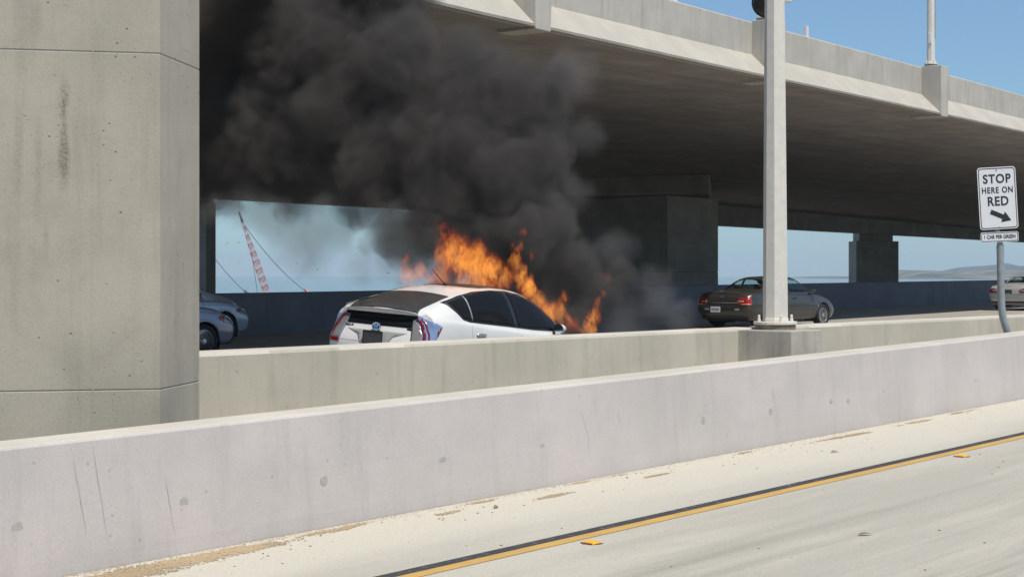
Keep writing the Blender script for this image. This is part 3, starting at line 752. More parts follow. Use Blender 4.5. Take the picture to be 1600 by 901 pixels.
text_mesh('lettering', 'RED', .19, M['black'], panel, (.0, -.002, h1 * -.055), TX, off=.0035, sx=.93, spacing=1.08)
bm = bmesh.new(); ar = [(-.165, .035), (.045, .035), (.045, .085), (.185, 0), (.045, -.085), (.045, -.035), (-.165, -.035)]
arr = obj('arrow', plate_mesh(ar[::-1], -.003, -.0005), M['black'], panel); arr.location = (.025, 0, -h1 * .285); arr.rotation_euler = (0, R(24), 0)
w2, h2 = 62 * ps / math.cos(R(9)), 15.5 * ps; c2_ = U(1562, 370, SY - .02)
panel2 = face_obj(plate_mesh(rrect(w2, h2, .03), 0, .004), 'lower_sign_panel', M['sign_white'], c2_, -2.5)
obj('border', ring_mesh(rrect(w2 - .02, h2 - .02, .025), rrect(w2 - .036, h2 - .036, .018), -.003, -.0005), M['black'], panel2)
text_mesh('lettering', '1 CAR PER GREEN', .075, M['black'], panel2, (0, -.002, 0), TX, off=.0012, sx=.84, spacing=1.0)
for zz in (h1 * .45, -h1 * .47):
    bm = bmesh.new(); lathe(bm, [(.012, -.006), (.012, 0)], 8, axis='y', c=(0, -.001, zz)); obj('bolt', bm, M['galv'], panel)

# ------------------------------------------------------------ crane far behind
CY = 420.0
cr_t = empty('lattice_crane', U(424, 470, CY) - Vector((0, 0, 4)), 0, 'red and white lattice boom crane far behind the barrier', 'crane')
def cobj(bm, name, m):
    o = obj(name, bm, m, cr_t); o.matrix_parent_inverse = Matrix.Translation(-cr_t.location); return o
tip, foot = U(379, 347, CY), U(424, 478, CY)
ax = (tip - foot); Lb = ax.length; ax.normalize(); sd_ = ax.cross(Vector((0, 1, 0))).normalized(); dp = Vector((0, 1, 0))
def bpt(t, i, j):
    wdt = .75 * (1 if t < .55 else 1 - (t - .55) / .45 * .75); c_ = foot + ax * (Lb * t)
    return c_ + sd_ * (wdt * (1 if i else -1)) + dp * (wdt * (1 if j else -1))
nb = 40
for part, m_ in ((0, 'crane_red'), (1, 'crane_white')):
    bm = bmesh.new()
    for k_ in range(nb):
        if (k_ // 2) % 2 != part: continue
        t0, t1 = k_ / nb, (k_ + 1) / nb
        for i in (0, 1):
            for j in (0, 1): tube(bm, [bpt(t0, i, j), bpt(t1, i, j)], .07, 5)
        for j in (0, 1): tube(bm, [bpt(t0, k_ % 2, j), bpt(t1, 1 - k_ % 2, j)], .05, 4); tube(bm, [bpt(t0, 0, j), bpt(t0, 1, j)], .05, 4)
        for i in (0, 1): tube(bm, [bpt(t0, i, k_ % 2), bpt(t1, i, 1 - k_ % 2)], .05, 4)
    cobj(bm, 'boom_red_section' if part == 0 else 'boom_white_section', M[m_])['kind'] = 'stuff'
bm = bmesh.new(); tube(bm, [tip, tip + ax * 1.8, tip + ax * 3], .5, 6, [.38, .3, .15]); cobj(bm, 'boom_tip', M['crane_dark'])
def cable(a, b, sag, name='cable', r=.09):
    bm = bmesh.new(); pts = []
    for i in range(13):
        t = i / 12; p = a.lerp(b, t); p.z -= sag * 4 * t * (1 - t); pts.append(p)
    tube(bm, pts, r, 5); cobj(bm, name, M['crane_dark'])
b1 = U(482, 458, CY); cable(tip, b1, 1.6)
bm = bmesh.new(); tube(bm, [b1 + Vector((-.9, 0, 1.2)), b1, b1 + Vector((.8, 0, -.9)), b1 + Vector((.9, 0, -2.6))], .5, 6, [.25, .7, .6, .3]); cobj(bm, 'hook_block', M['crane_red'])
b2 = U(387, 459, CY); cable(U(322, 385, CY), b2, .8)
bm = bmesh.new(); tube(bm, [b2 + Vector((-.9, 0, 1.0)), b2, b2 + Vector((.6, 0, -.6)), b2 + Vector((.9, 0, -2.6))], .5, 6, [.25, .55, .5, .3]); cobj(bm, 'hook_block', M['crane_dark'])
cable(U(392, 385, CY), U(404, 470, CY), 0, r=.06)
bm = bmesh.new(); fx = foot; box(bm, fx.x - 12, fx.x + 22, CY - 8, CY + 8, -6.6, -6.1); cobj(bm, 'barge', M['crane_dark'])
bm = bmesh.new(); box(bm, fx.x - 3, fx.x + 6, CY - 3, CY + 3, -6.0, -5.2); cobj(bm, 'crane_cab', M['crane_red'])
# ------------------------------------------------------------ cars
def sec(x, b, l, m, s, g, r, zc, dome=.75):
    """half section, (half width, height) pairs: bottom, low, mid, shoulder, glass base, roof rail; zc = centre top"""
    mid = ((g[0] + r[0]) / 2 + .035 * min(1, max(0, (r[1] - g[1]) / .35)), (g[1] + r[1]) / 2)
    return (x, [(0, b[1]), b, l, m, s, g, mid, r, (r[0] * .6, r[1] + dome * (zc - r[1])), (0, zc)])
def build_net(spec, tail_x, nose_x, front):
    """rows of 3-D points; tail_x/nose_x give x for the ten section points of the closing rows"""
    rows = []; t = spec[0][1]
    for sy, dx in ((0.0, 0.0), (.5, .012), (.82, .035), (.955, .085)):
        rows.append([Vector((tail_x[i] + dx, p[0] * sy, p[1])) for i, p in enumerate(t)])
    for i, (x, pts) in enumerate(spec[1:-1]): rows.append([Vector((x, p[0], p[1])) for p in pts])
    n = spec[-1][1]
    for sy, dx in ((.955, front[0]), (.82, front[1]), (.5, front[2]), (0.0, 0.0)):
        rows.append([Vector((nose_x[i] - dx, p[0] * sy, p[1])) for i, p in enumerate(n)])
    return rows
def sample_net(rows, nu=150, sub=6):
    """Catmull-Rom in both directions with even spacing along x"""
    def cat(a, b, c, d, t): return 0.5 * (2 * b + (c - a) * t + (2 * a - 5 * b + 4 * c - d) * t * t + (3 * b - a - 3 * c + d) * t ** 3)
    R2 = []
    for r in rows:
        o_ = []
        for i in range(len(r) - 1):
            p0 = r[i - 1] if i else Vector((r[1].x, -r[1].y, r[1].z)); p3 = r[i + 2] if i + 2 < len(r) else Vector((r[-2].x, -r[-2].y, r[-2].z))
            for j in range(sub): o_.append(cat(p0, r[i], r[i + 1], p3, j / sub))
        o_.append(r[-1].copy()); R2.append(o_)
    out = []
    for i in range(len(R2) - 1):
        a, b = R2[i], R2[i + 1]; z0 = R2[max(i - 1, 0)]; z3 = R2[min(i + 2, len(R2) - 1)]
        L = max((a[k] - b[k]).length for k in range(len(a))); n = max(2, int(L / .035))
        for j in range(n):
            t = j / n; row = []
            for k in range(len(a)):
                # limited tangents stop overshoot on uneven spacing
                d0 = (b[k] - z0[k]) * .5; d1 = (z3[k] - a[k]) * .5; D_ = b[k] - a[k]
                la, lb, lD = d0.length, d1.length, D_.length
                if la > 1.1 * lD and la > 0: d0 *= 1.1 * lD / la
                if lb > 1.1 * lD and lb > 0: d1 *= 1.1 * lD / lb
                h = t * t * (3 - 2 * t)
                row.append(a[k] * (2 * t ** 3 - 3 * t * t + 1) + d0 * (t ** 3 - 2 * t * t + t) + b[k] * h + d1 * (t ** 3 - t * t))
            out.append(row)
    out.append(R2[-1]); return out
def pin(poly, x, y):
    c = False; n = len(poly); j = n - 1
    for i in range(n):
        if (poly[i][1] > y) != (poly[j][1] > y) and x < (poly[j][0] - poly[i][0]) * (y - poly[i][1]) / (poly[j][1] - poly[i][1]) + poly[i][0]: c = not c
        j = i
    return c
class Car:
    def __init__(self, name, rows, m, label, cat, loc, az, wheels, wr, roll=0, pitch=0, holes=(), group=None):
        self.root = empty(name, loc, 0, label, cat, group)
        # car axes: +x forward, +y left
        self.root.rotation_euler = (Matrix.Rotation(R(90 - az), 4, 'Z') @ Matrix.Rotation(R(pitch), 4, 'Y') @ Matrix.Rotation(R(roll), 4, 'X')).to_euler()
        g = sample_net(rows); bm = bmesh.new(); full = bmesh.new()
        grid = []
        for sgn_ in (1, -1):
            V = [[bm.verts.new((p.x, p.y * sgn_, p.z)) for p in r] for r in g]
            for a, b in zip(V, V[1:]):
                for k in range(len(a) - 1):
                    q = (a[k], a[k + 1], b[k + 1], b[k]) if sgn_ < 0 else (a[k], b[k], b[k + 1], a[k + 1])
                    try: bm.faces.new(q)
                    except ValueError: pass
        bmesh.ops.remove_doubles(bm, verts=bm.verts, dist=.0006)
        bmesh.ops.dissolve_degenerate(bm, edges=bm.edges, dist=.0004)
        bm.normal_update(); bmesh.ops.recalc_face_normals(bm, faces=bm.faces[:])
        self.bvh = BVHTree.FromBMesh(bm)
        rem = []
        for f in bm.faces:
            c = f.calc_center_median()
            if abs(c.y) > .5:
                for wx in wheels:
                    if (c.x - wx) ** 2 + (c.z - wr) ** 2 < (wr + .055) ** 2: rem.append(f); break
        bmesh.ops.delete(bm, geom=list(set(rem)), context='FACES')
        rem = []
        for kind, poly in holes:
            for f in bm.faces:
                c = f.calc_center_median(); nn = f.normal
                if kind == 'side' and abs(nn.y) > .45 and c.z > .8 and pin(poly, c.x, c.z): rem.append(f)
                if kind == 'top' and abs(nn.z) > .12 and c.z > .8 and pin(poly, c.x, c.y): rem.append(f)
        bmesh.ops.delete(bm, geom=list(set(rem)), context='FACES')
        self.body = obj('body', bm, m, self.root, smooth='keep')
        for p in self.body.data.polygons: p.use_smooth = True
        self.wr = wr; self.wheels = wheels
    def project(self, name, poly, mode, m, off=.004, parent=None, res=.045, side=1, ang=45, label=None):
        """patch over the body: mode side (x,z) from +-y, top (x,y) from above, rear (y,z) from behind, corner (u,z) at an angle"""
        xs = [p[0] for p in poly]; ys = [p[1] for p in poly]; pts = []; n = len(poly)
        for i in range(n):
            a, b = Vector(poly[i]), Vector(poly[(i + 1) % n]); k = max(1, int((b - a).length / res))
            for j in range(k): pts.append(a.lerp(b, j / k))
        nb = len(pts); x = min(xs) + res / 2
        while x < max(xs):
            y = min(ys) + res / 2
            while y < max(ys):
                if pin(poly, x, y) and min((Vector((x, y)) - q).length for q in pts[:nb]) > res * .45: pts.append(Vector((x, y)))
                y += res
            x += res
        vo, _, fo, *_r = geometry.delaunay_2d_cdt(pts, [(i, (i + 1) % nb) for i in range(nb)], [], 1, 1e-6)
        verts = []; ok = []
        for p in vo:
            if mode == 'side': o_, d_ = Vector((p.x, 3 * side, p.y)), Vector((0, -side, 0))
            elif mode == 'top': o_, d_ = Vector((p.x, p.y, 4)), Vector((0, 0, -1))
            elif mode == 'rear': o_, d_ = Vector((-3, p.x, p.y)), Vector((1, 0, 0))
            elif mode == 'front': o_, d_ = Vector((8, p.x, p.y)), Vector((-1, 0, 0))
            elif mode == 'slope':  # u across (y), v = along, from behind above
                d_ = Vector((math.cos(R(ang)), 0, -math.sin(R(ang)))); up = Vector((math.sin(R(ang)), 0, math.cos(R(ang)))); o_ = Vector((0, p.x, 0)) + up * p.y - d_ * 5
            elif mode == 'radial':   # (angle from straight back towards the flank, z) about a point inside the tail
                d_ = Vector((math.cos(p.x), -side * math.sin(p.x), 0)); o_ = Vector((.6, side * .2, p.y)) - d_ * 4
            elif mode == 'corner':
                d_ = Vector((math.cos(R(ang)), -side * math.sin(R(ang)), 0)); uu = Vector((math.sin(R(ang)), side * math.cos(R(ang)), 0))
                o_ = Vector((0, side * .8, 0)) + uu * p.x + Vector((0, 0, p.y)) - d_ * 4
            h, nn, _i, _d = self.bvh.ray_cast(o_, d_)
            if h is None: ok.append(False); verts.append((0, 0, 0)); continue
            if nn.dot(d_) > 0: nn = -nn
            ok.append(True); verts.append(h + nn * off)
        faces = [f for f in fo if all(ok[i] for i in f)]
        if not faces: return None
        o_ = obj(name, (verts, [], faces), m, parent or self.root)
        for p in o_.data.polygons: p.use_smooth = True
        tn = sum((p.normal for p in o_.data.polygons), Vector())
        if tn.dot(d_) > 0: o_.data.flip_normals()
        # real thickness inwards
        sm = o_.modifiers.new('thickness', 'SOLIDIFY'); sm.thickness = off + .004; sm.offset = -1
        if label: o_['label'] = label
        return o_
    def wheel(self, x, y, steer=0, spokes=5, rimr=.235, rm=None):
        r = self.wr; w = empty('wheel'); w.parent = self.root; w.location = (x, y, r); w.rotation_euler = (0, 0, steer + (math.pi if y > 0 else 0))
        # outer face looks along -y
        bm = bmesh.new(); lathe(bm, [(rimr, .09), (r * .93, .10), (r, .075), (r, -.075), (r * .93, -.105), (rimr + .012, -.10), (rimr, -.085)], 32, axis='y'); obj('tyre', bm, M['tyre'], w, smooth=True)
        bm = bmesh.new(); lathe(bm, [(rimr, -.085), (rimr - .018, -.095), (rimr - .03, -.05), (rimr - .03, .08), (rimr, .085)], 32, axis='y')
        for i in range(spokes):
            a = 2 * math.pi * i / spokes; ca, sa = math.cos(a), math.sin(a)
            def P_(rr, tt, yy): return (rr * ca - tt * sa, yy, rr * sa + tt * ca)
            loft(bm, [[P_(.03, -.035, -.085), P_(.03, .035, -.085), P_(.03, .035, -.05), P_(.03, -.035, -.05)], [P_(rimr - .025, -.03, -.075), P_(rimr - .025, .03, -.075), P_(rimr - .025, .03, -.04), P_(rimr - .025, -.03, -.04)]])
        lathe(bm, [(.055, -.05), (.055, -.088), (.03, -.095), (.003, -.096)], 16, axis='y'); obj('rim', bm, rm or M['rim'], w)
        bm = bmesh.new(); lathe(bm, [(rimr - .035, -.01), (.02, -.012), (.02, .01), (rimr - .035, .01)], 24, axis='y'); obj('brake_disc', bm, M['darkmetal'], w)
        return w
    def wells(self, halfw):
        for wx in self.wheels:
            bm = bmesh.new(); n = 20; r = self.wr + .058; rings = []
            for yy in (halfw - .012, .45, -.45, -halfw + .012):
                rings.append([bm.verts.new((wx + r * math.cos(math.pi * (i / n * 1.3 - .15)), yy, self.wr + r * math.sin(math.pi * (i / n * 1.3 - .15)))) for i in range(n + 1)])
            for k in (0, 2):
                for i in range(n): bm.faces.new((rings[k][i], rings[k][i + 1], rings[k + 1][i + 1], rings[k + 1][i]))
            for k in (1, 2):
                bm.faces.new(rings[k])
            obj('wheel_arch_liner', bm, M['well'], self.root)
            for s_ in (-1, 1):
                a_ = [R(-14 + 208 * i / 36) for i in range(37)]; r0, r1 = self.wr + .048, self.wr + .098
                self.project('wheel_arch_lip', [(wx + r1 * math.cos(t), self.wr + r1 * math.sin(t)) for t in a_] + [(wx + r0 * math.cos(t), self.wr + r0 * math.sin(t)) for t in a_[::-1]], 'side', self.body.data.materials[0], off=.007, side=s_, res=.03)
    def mirror(self, x, y, z, m, s=1.0):
        t = empty('door_mirror'); t.parent = self.root; t.location = (x, y, z); sg_ = 1 if y > 0 else -1
        bm = bmesh.new(); rings = []
        for k_, (dx, q) in enumerate(((-.06, .78), (-.05, 1.0), (0, 1.0), (.05, .75), (.085, .35))):
            rings.append([Vector((dx, sg_ * (.10 + .105 * s * q * math.cos(a)), .02 + .075 * s * q * math.sin(a))) for a in [2 * math.pi * i / 16 for i in range(16)]])
        loft(bm, rings); obj('mirror_housing', bm, m, t, smooth=True)
        bm = bmesh.new(); lathe(bm, [(.085, 0), (.085, .004)], 16, c=(0, 0, 0)); o_ = obj('mirror_glass', bm, M['chrome'], t); o_.rotation_euler = (0, R(-90), 0); o_.scale = (.8, 1.0, 1); o_.location = (-.061, sg_ * .10, .02)
        bm = bmesh.new(); tube(bm, [(0.02, -sg_ * .05, -.05), (0, sg_ * .04, 0)], .03, 8); obj('mirror_stalk', bm, M['black_trim'], t)
    def cabin(self, x0, x1, halfw, z0, ztop, rows_=2):
        bm = bmesh.new(); box(bm, x0 - .5, x1 + .6, -halfw, halfw, .25, z0 - .25); obj('cabin_floor', bm, M['seat'], self.root, bevel=.05)
        for i in range(rows_):
            xx = x0 + .15 + i * 1.0
            for yy in (-.38, .38):
                s_ = empty('front_seat' if i else 'rear_seat'); s_.parent = self.root; s_.location = (xx, yy, z0 - .25)
                bm = bmesh.new(); loft(bm, [[Vector((a, b, c)) for a, b, c in ((0, -.24, 0), (.14, -.24, 0), (.14, .24, 0), (0, .24, 0))], [Vector((a, b, c)) for a, b, c in ((-.16, -.2, .52), (-.06, -.2, .52), (-.06, .2, .52), (-.16, .2, .52))]])
                obj('seat_back', bm, M['seat'], s_, bevel=.04)
                bm = bmesh.new(); box(bm, -.17, -.09, -.11, .11, .53, .64); obj('headrest', bm, M['seat'], s_, bevel=.035)
        st = bmesh.new(); rings = []
        for a in range(17):
            t = 2 * math.pi * a / 16; rings.append(Vector((x1 + .28 - .05 * math.sin(t), .38 + .18 * math.cos(t), z0 - .02 + .17 * math.sin(t))))
        tube(st, rings, .015, 6); obj('steering_wheel', st, M['black_trim'], self.root)

def plate_obj(car, x, y, z, w_, h_, m, tilt=0, text=None, tm=None):
    o = obj('licence_plate', plate_mesh(rrect(w_, h_, .015), 0, .006), m, car.root); o.location = (x, y, z); o.rotation_euler = (0, R(tilt), R(-90))
    o.rotation_euler = (Matrix.Rotation(R(tilt), 3, 'Y') @ Matrix.Rotation(R(-90), 3, 'Z')).to_euler()
    return o

M['recess_grey'] = paint('shaded_recess_grey', (0.36, 0.36, 0.35))  # paints the shade of the plate recess; also the spoiler's grey
M['mirror_cap'] = paint('mirror_cap_white_paint', (0.6, 0.6, 0.6))
# --- white hatchback on fire
hb_tail = [.14, .10, .02, .0, .10, .13, .12, .10, .09, .07]
hb_spec = [
    sec(0, (.55, .26), (.80, .42), (.845, .64), (.80, .90), (.76, 1.00), (.64, 1.075), 1.11),
    sec(.24, (.66, .20), (.835, .40), (.865, .64), (.838, .92), (.80, 1.02), (.66, 1.115), 1.165),
    sec(.55, (.70, .18), (.85, .40), (.870, .64), (.85, .94), (.81, 1.03), (.645, 1.20), 1.255),
    sec(.95, (.72, .17), (.86, .38), (.872, .64), (.852, .93), (.81, 1.01), (.62, 1.30), 1.36),
    sec(1.4, (.72, .17), (.86, .38), (.872, .63), (.850, .905), (.80, .97), (.60, 1.375), 1.445),
    sec(1.95, (.72, .17), (.86, .38), (.872, .62), (.850, .88), (.80, .93), (.585, 1.415), 1.488),
    sec(2.45, (.72, .17), (.86, .38), (.872, .61), (.850, .85), (.79, .90), (.58, 1.385), 1.463),
    sec(2.85, (.72, .17), (.86, .38), (.872, .60), (.848, .83), (.78, .88), (.60, 1.265), 1.36),
    sec(3.2, (.72, .18), (.86, .38), (.870, .60), (.84, .82), (.76, .87), (.62, 1.10), 1.20),
    sec(3.5, (.72, .18), (.855, .38), (.865, .60), (.82, .80), (.73, .86), (.60, .96), 1.04),
    sec(3.8, (.70, .19), (.84, .38), (.85, .59), (.79, .77), (.68, .83), (.50, .88), .92),
    sec(4.1, (.66, .21), (.79, .40), (.80, .57), (.72, .71), (.60, .76), (.42, .80), .82),
    sec(4.3, (.60, .23), (.72, .38), (.74, .52), (.64, .64), (.52, .69), (.36, .71), .72)]
hb_nose = [4.36, 4.42, 4.46, 4.46, 4.43, 4.40, 4.38, 4.36, 4.35, 4.34]
CX = U(652, 600, 20.45); caz = 34.5
hd = Vector((math.sin(R(caz)), math.cos(R(caz)), 0)); lf = Vector((-hd.y, hd.x, 0))
hl = Vector((CX.x, CX.y, -1.53)) + lf * .80
hb = Car('burning_hatchback', build_net(hb_spec, hb_tail, hb_nose, (.16, .07, .02)), M['paint_white'], 'white hatchback with flames rising from its roof and hood behind the median', 'car', hl, caz, (.92, 3.62), .32, roll=3.6, pitch=2.3)
for sd2 in (-1, 1):
    tr = [(.62, 1.235), (.70, 1.255), (1.0, 1.33), (1.35, 1.395), (1.75, 1.428), (2.1, 1.43), (2.45, 1.395), (2.8, 1.29), (3.1, 1.14), (3.35, .955), (3.32, .90), (2.6, .915), (1.9, .955), (1.0, 1.00), (.86, 1.03)]
    hb.project('window_surround', tr, 'side', M['black_trim'], off=.006, side=sd2, res=.03)
    hb.project('quarter_window', [(.70, 1.232), (1.06, 1.325), (1.06, 1.02), (.88, 1.05)], 'side', M['glass_dark'], off=.012, side=sd2, res=.03)
    hb.project('rear_door_window', [(1.10, 1.335), (1.38, 1.385), (1.76, 1.415), (2.0, 1.415), (2.12, .96), (1.9, .972), (1.10, 1.018)], 'side', M['glass_dark'], off=.012, side=sd2, res=.03)
    hb.project('front_door_window', [(2.08, 1.41), (2.2, 1.405), (2.45, 1.375), (2.78, 1.275), (3.06, 1.13), (3.26, .97), (3.2, .918), (2.6, .932), (2.19, .957)], 'side', M['glass_dark'], off=.012, side=sd2, res=.03)
    hb.project('pillar_divider', [(1.065, 1.33), (1.082, 1.335), (1.082, 1.02), (1.065, 1.02)], 'side', M['galv'] , off=.014, side=sd2)
    # door gaps as thin recessed-looking dark seams
    for nm, ln in (('rear_door_gap', [(1.02, 1.0), (1.03, .80), (1.16, .62), (1.22, .35)]), ('centre_door_gap', [(2.16, .95), (2.20, .8), (2.20, .30)]), ('front_door_gap', [(3.26, .90), (3.22, .7), (3.20, .30)])):
        pl = [(a - .004, b) for a, b in ln] + [(a + .004, b) for a, b in ln[::-1]]
        hb.project(nm, pl, 'side', M['crack'], off=.0015, side=sd2)
    for hx, hz in ((1.22, .835), (2.36, .79)):
        hb.project('handle_recess', [(hx - .10, hz - .035), (hx - .05, hz - .055), (hx + .07, hz - .05), (hx + .10, hz), (hx + .04, hz + .03), (hx - .08, hz + .025)], 'side', M['paint_silver'], off=.002, side=sd2)
        h_, n_, _, _ = hb.bvh.ray_cast(Vector((hx, 3 * sd2, hz)), Vector((0, -sd2, 0)))
        bm = bmesh.new(); tube(bm, [(-.11, 0, 0), (-.08, sd2 * .02, .004), (0, sd2 * .028, .008), (.08, sd2 * .022, .006), (.11, 0, 0)], .013, 8, [.008, .013, .014, .014, .009])
        o_ = obj('door_handle', bm, M['chrome'], hb.root, smooth=True); o_.location = h_
    # character line fold
    rd_ = 'lamp_dark_red'
    hb.project('tail_light', [(.60, .62), (.61, .85), (.63, 1.04), (.80, 1.045), (1.0, .99), (1.22, .93), (1.14, .86), (1.06, .76), (1.02, .62)], 'radial', M['lamp_blue'], off=.006, side=sd2, res=.025)
    hb.project('tail_light_clear', [(.615, .68), (.80, .68), (.82, .82), (.78, .92), (.70, .98), (.64, .99), (.625, .85)], 'radial', M['lamp_clear'], off=.010, side=sd2, res=.025)
    hb.project('tail_light_red', [(.81, .64), (.835, .82), (.79, .94), (.71, 1.0), (.73, 1.02), (.84, .965), (.885, .82), (.87, .64)], 'radial', M[rd_], off=.012, side=sd2, res=.025)
    hb.project('tail_light_red', [(.90, .64), (.92, .82), (.875, .955), (.80, 1.005), (.815, 1.02), (.90, .97), (.95, .82), (.93, .64)], 'radial', M[rd_], off=.012, side=sd2, res=.025)
    hb.project('tail_light_red', [(.615, .625), (.80, .625), (.80, .675), (.615, .675)], 'radial', M[rd_], off=.014, side=sd2, res=.025)
    hb.project('tail_light_tip', [(1.11, .895), (1.20, .922), (1.14, .865), (1.10, .81), (1.08, .84)], 'radial', M[rd_], off=.013, side=sd2, res=.025)
    hb.mirror(3.14, sd2 * .78, .93, M['mirror_cap'], .85)
    hb.wheel(.92, sd2 * .76); hb.wheel(3.62, sd2 * .76)
    hb.project('rear_reflector', [(sd2 * .50, .44), (sd2 * .66, .44), (sd2 * .66, .475), (sd2 * .50, .475)], 'rear', M['lamp_red'], off=.004)
hb.wells(.85)
hb.project('hatch_glass', [(.17, .57), (.17, -.57), (.50, -.545), (.88, -.52), (.90, 0), (.88, .52), (.50, .545)], 'top', M['hatch_glass'], off=.009, res=.035)
hb.project('lower_hatch_glass', [(-.60, .885), (.60, .885), (.60, 1.05), (-.60, 1.05)], 'rear', M['glass_dark'], off=.006)
hb.project('garnish_recess_shade', [(-.50, .815), (.50, .815), (.30, .745), (.23, .64), (-.23, .64), (-.30, .745)], 'rear', M['recess_grey'], off=.004, label='grey patch painting the recess shade round the licence plate')  # flat patch on the body, recess shade painted in grey
for nm, pl in (('hatch_gap', [(-.66, .90), (-.64, .66), (-.60, .66), (-.60, .668), (-.635, .672), (-.65, .90)]), ('hatch_gap', [(.66, .90), (.64, .66), (.60, .66), (.60, .668), (.635, .672), (.65, .90)]), ('hatch_gap', [(-.64, .655), (.64, .655), (.64, .663), (-.64, .663)])):
    hb.project(nm, pl, 'rear', M['crack'], off=.0015)
# spoiler lip between the two panes
bm = bmesh.new(); rr = []
for i in range(21):
    y = -.59 + 1.18 * i / 20; h_, n_, _, _ = hb.bvh.ray_cast(Vector((-3, y * .985, 1.075 - .045 * (abs(y) / .7) ** 3)), Vector((1, 0, 0)))
    hx = h_.x if h_ else .12; zz = 1.092 - .05 * (abs(y) / .7) ** 3
    rr.append([Vector((hx - .03, y, zz + .006)), Vector((hx - .025, y, zz + .016)), Vector((hx + .05, y, zz + .02)), Vector((hx + .06, y, zz - .01))])
loft(bm, rr); obj('spoiler', bm, M['recess_grey'], hb.root, smooth=True)
def rear_x0(c, y, z):
    h_, n_, _, _ = c.bvh.ray_cast(Vector((-3, y, z)), Vector((1, 0, 0))); return h_.x if h_ else .1
pr = plate_obj(hb, -.0, 0, 0, .325, .17, M['plate_grey'])
pr.location = (min(rear_x0(hb, q_, z_) for q_ in (-.16, 0, .16) for z_ in (.64, .70, .78)) - .012, 0, .722)
bm = bmesh.new(); n2 = ring_mesh(rrect(.335, .18, .018), rrect(.30, .145, .012), -.004, 0); obj('plate_frame', n2, M['black'], pr); bm.free()
h_, n_, _, _ = hb.bvh.ray_cast(Vector((-3, 0, .915)), Vector((1, 0, 0)))
em = empty('badge'); em.parent = hb.root; em.location = (min(rear_x0(hb, 0, z_) for z_ in (.82, .862, .91)) - .014, 0, .868); em.rotation_euler = (0, 0, R(-90))
def oval(rx, rz, tw): return [(math.cos(2 * math.pi * i / 28) * rx, math.sin(2 * math.pi * i / 28) * rz + tw) for i in range(28)]
obj('badge_disc', plate_mesh(oval(.072, .052, 0), 0, .01), M['badge_blue'], em)
obj('badge_ring', ring_mesh(oval(.074, .054, 0), oval(.062, .043, 0), -.006, .002), M['chrome'], em)
obj('badge_ring', ring_mesh(oval(.026, .046, 0), oval(.017, .036, 0), -.006, .002), M['chrome'], em)
obj('badge_ring', ring_mesh(oval(.050, .020, .022), oval(.042, .012, .022), -.006, .002), M['chrome'], em)
TXR = (R(90), 0, R(-90))
def rear_x(c, y, z):
    h_, n_, _, _ = c.bvh.ray_cast(Vector((-3, y, z)), Vector((1, 0, 0))); return h_.x if h_ else .1
text_mesh('model_lettering', 'PRIUS', .045, M['black'], hb.root, (rear_x(hb, .50, .855) - .006, .49, .855), TXR, off=.001, sx=1.2, ext=.003)
o_ = obj('hybrid_badge', plate_mesh(rrect(.095, .035, .008), 0, .006), M['black_trim'], hb.root); o_.location = (rear_x(hb, -.52, .862) - .006, -.52, .862); o_.rotation_euler = (0, 0, R(-90))
# rear wiper on the slope, aerial, scorched roof panel, washer jet
bm = bmesh.new(); tube(bm, [(.16, .33, 1.15), (.14, .40, 1.20), (.30, .36, 1.235)], .012, 6); tube(bm, [(.14, .62, 1.12), (.52, .40, 1.27)], .009, 6); obj('rear_wiper', bm, M['black_trim'], hb.root)
bm = bmesh.new(); tube(bm, [(1.50, 0, 1.455), (1.42, 0, 1.50), (1.26, 0, 1.60), (1.16, 0, 1.665)], .006, 6, [.022, .009, .007, .004]); obj('roof_aerial', bm, M['black_trim'], hb.root, smooth=True)
def scorch_mat():
    k = N('scorched_roof_glass'); n1 = k.noise(k.co, 4, 6, 0.7)
    k.base(k.mix(k.mr(n1, .42, .62), (.018, .014, .012), (.10, .055, .025)), .5); return k.m
M['scorch'] = scorch_mat()
hb.project('scorched_roof_panel', [(1.52, .40), (1.66, .46), (2.1, .48), (2.55, .46), (2.6, 0), (2.55, -.46), (2.1, -.46), (1.70, -.43), (1.55, -.34), (1.46, 0)], 'top', M['scorch'], off=.004, res=.07, label='charred brown black roof panel')
hb.project('windscreen', [(2.72, .55), (3.42, .62), (3.5, .4), (3.53, 0), (3.5, -.4), (3.42, -.62), (2.72, -.55), (2.68, 0)], 'top', M['scorch'], off=.004, res=.07, label='sooty burnt windscreen')
hb.project('headlight', [(4.0, .62), (4.3, .55), (4.28, .38), (3.98, .56)], 'top', M['lamp_clear'], off=.004); hb.project('headlight', [(4.0, -.62), (4.3, -.55), (4.28, -.38), (3.98, -.56)], 'top', M['lamp_clear'], off=.004)

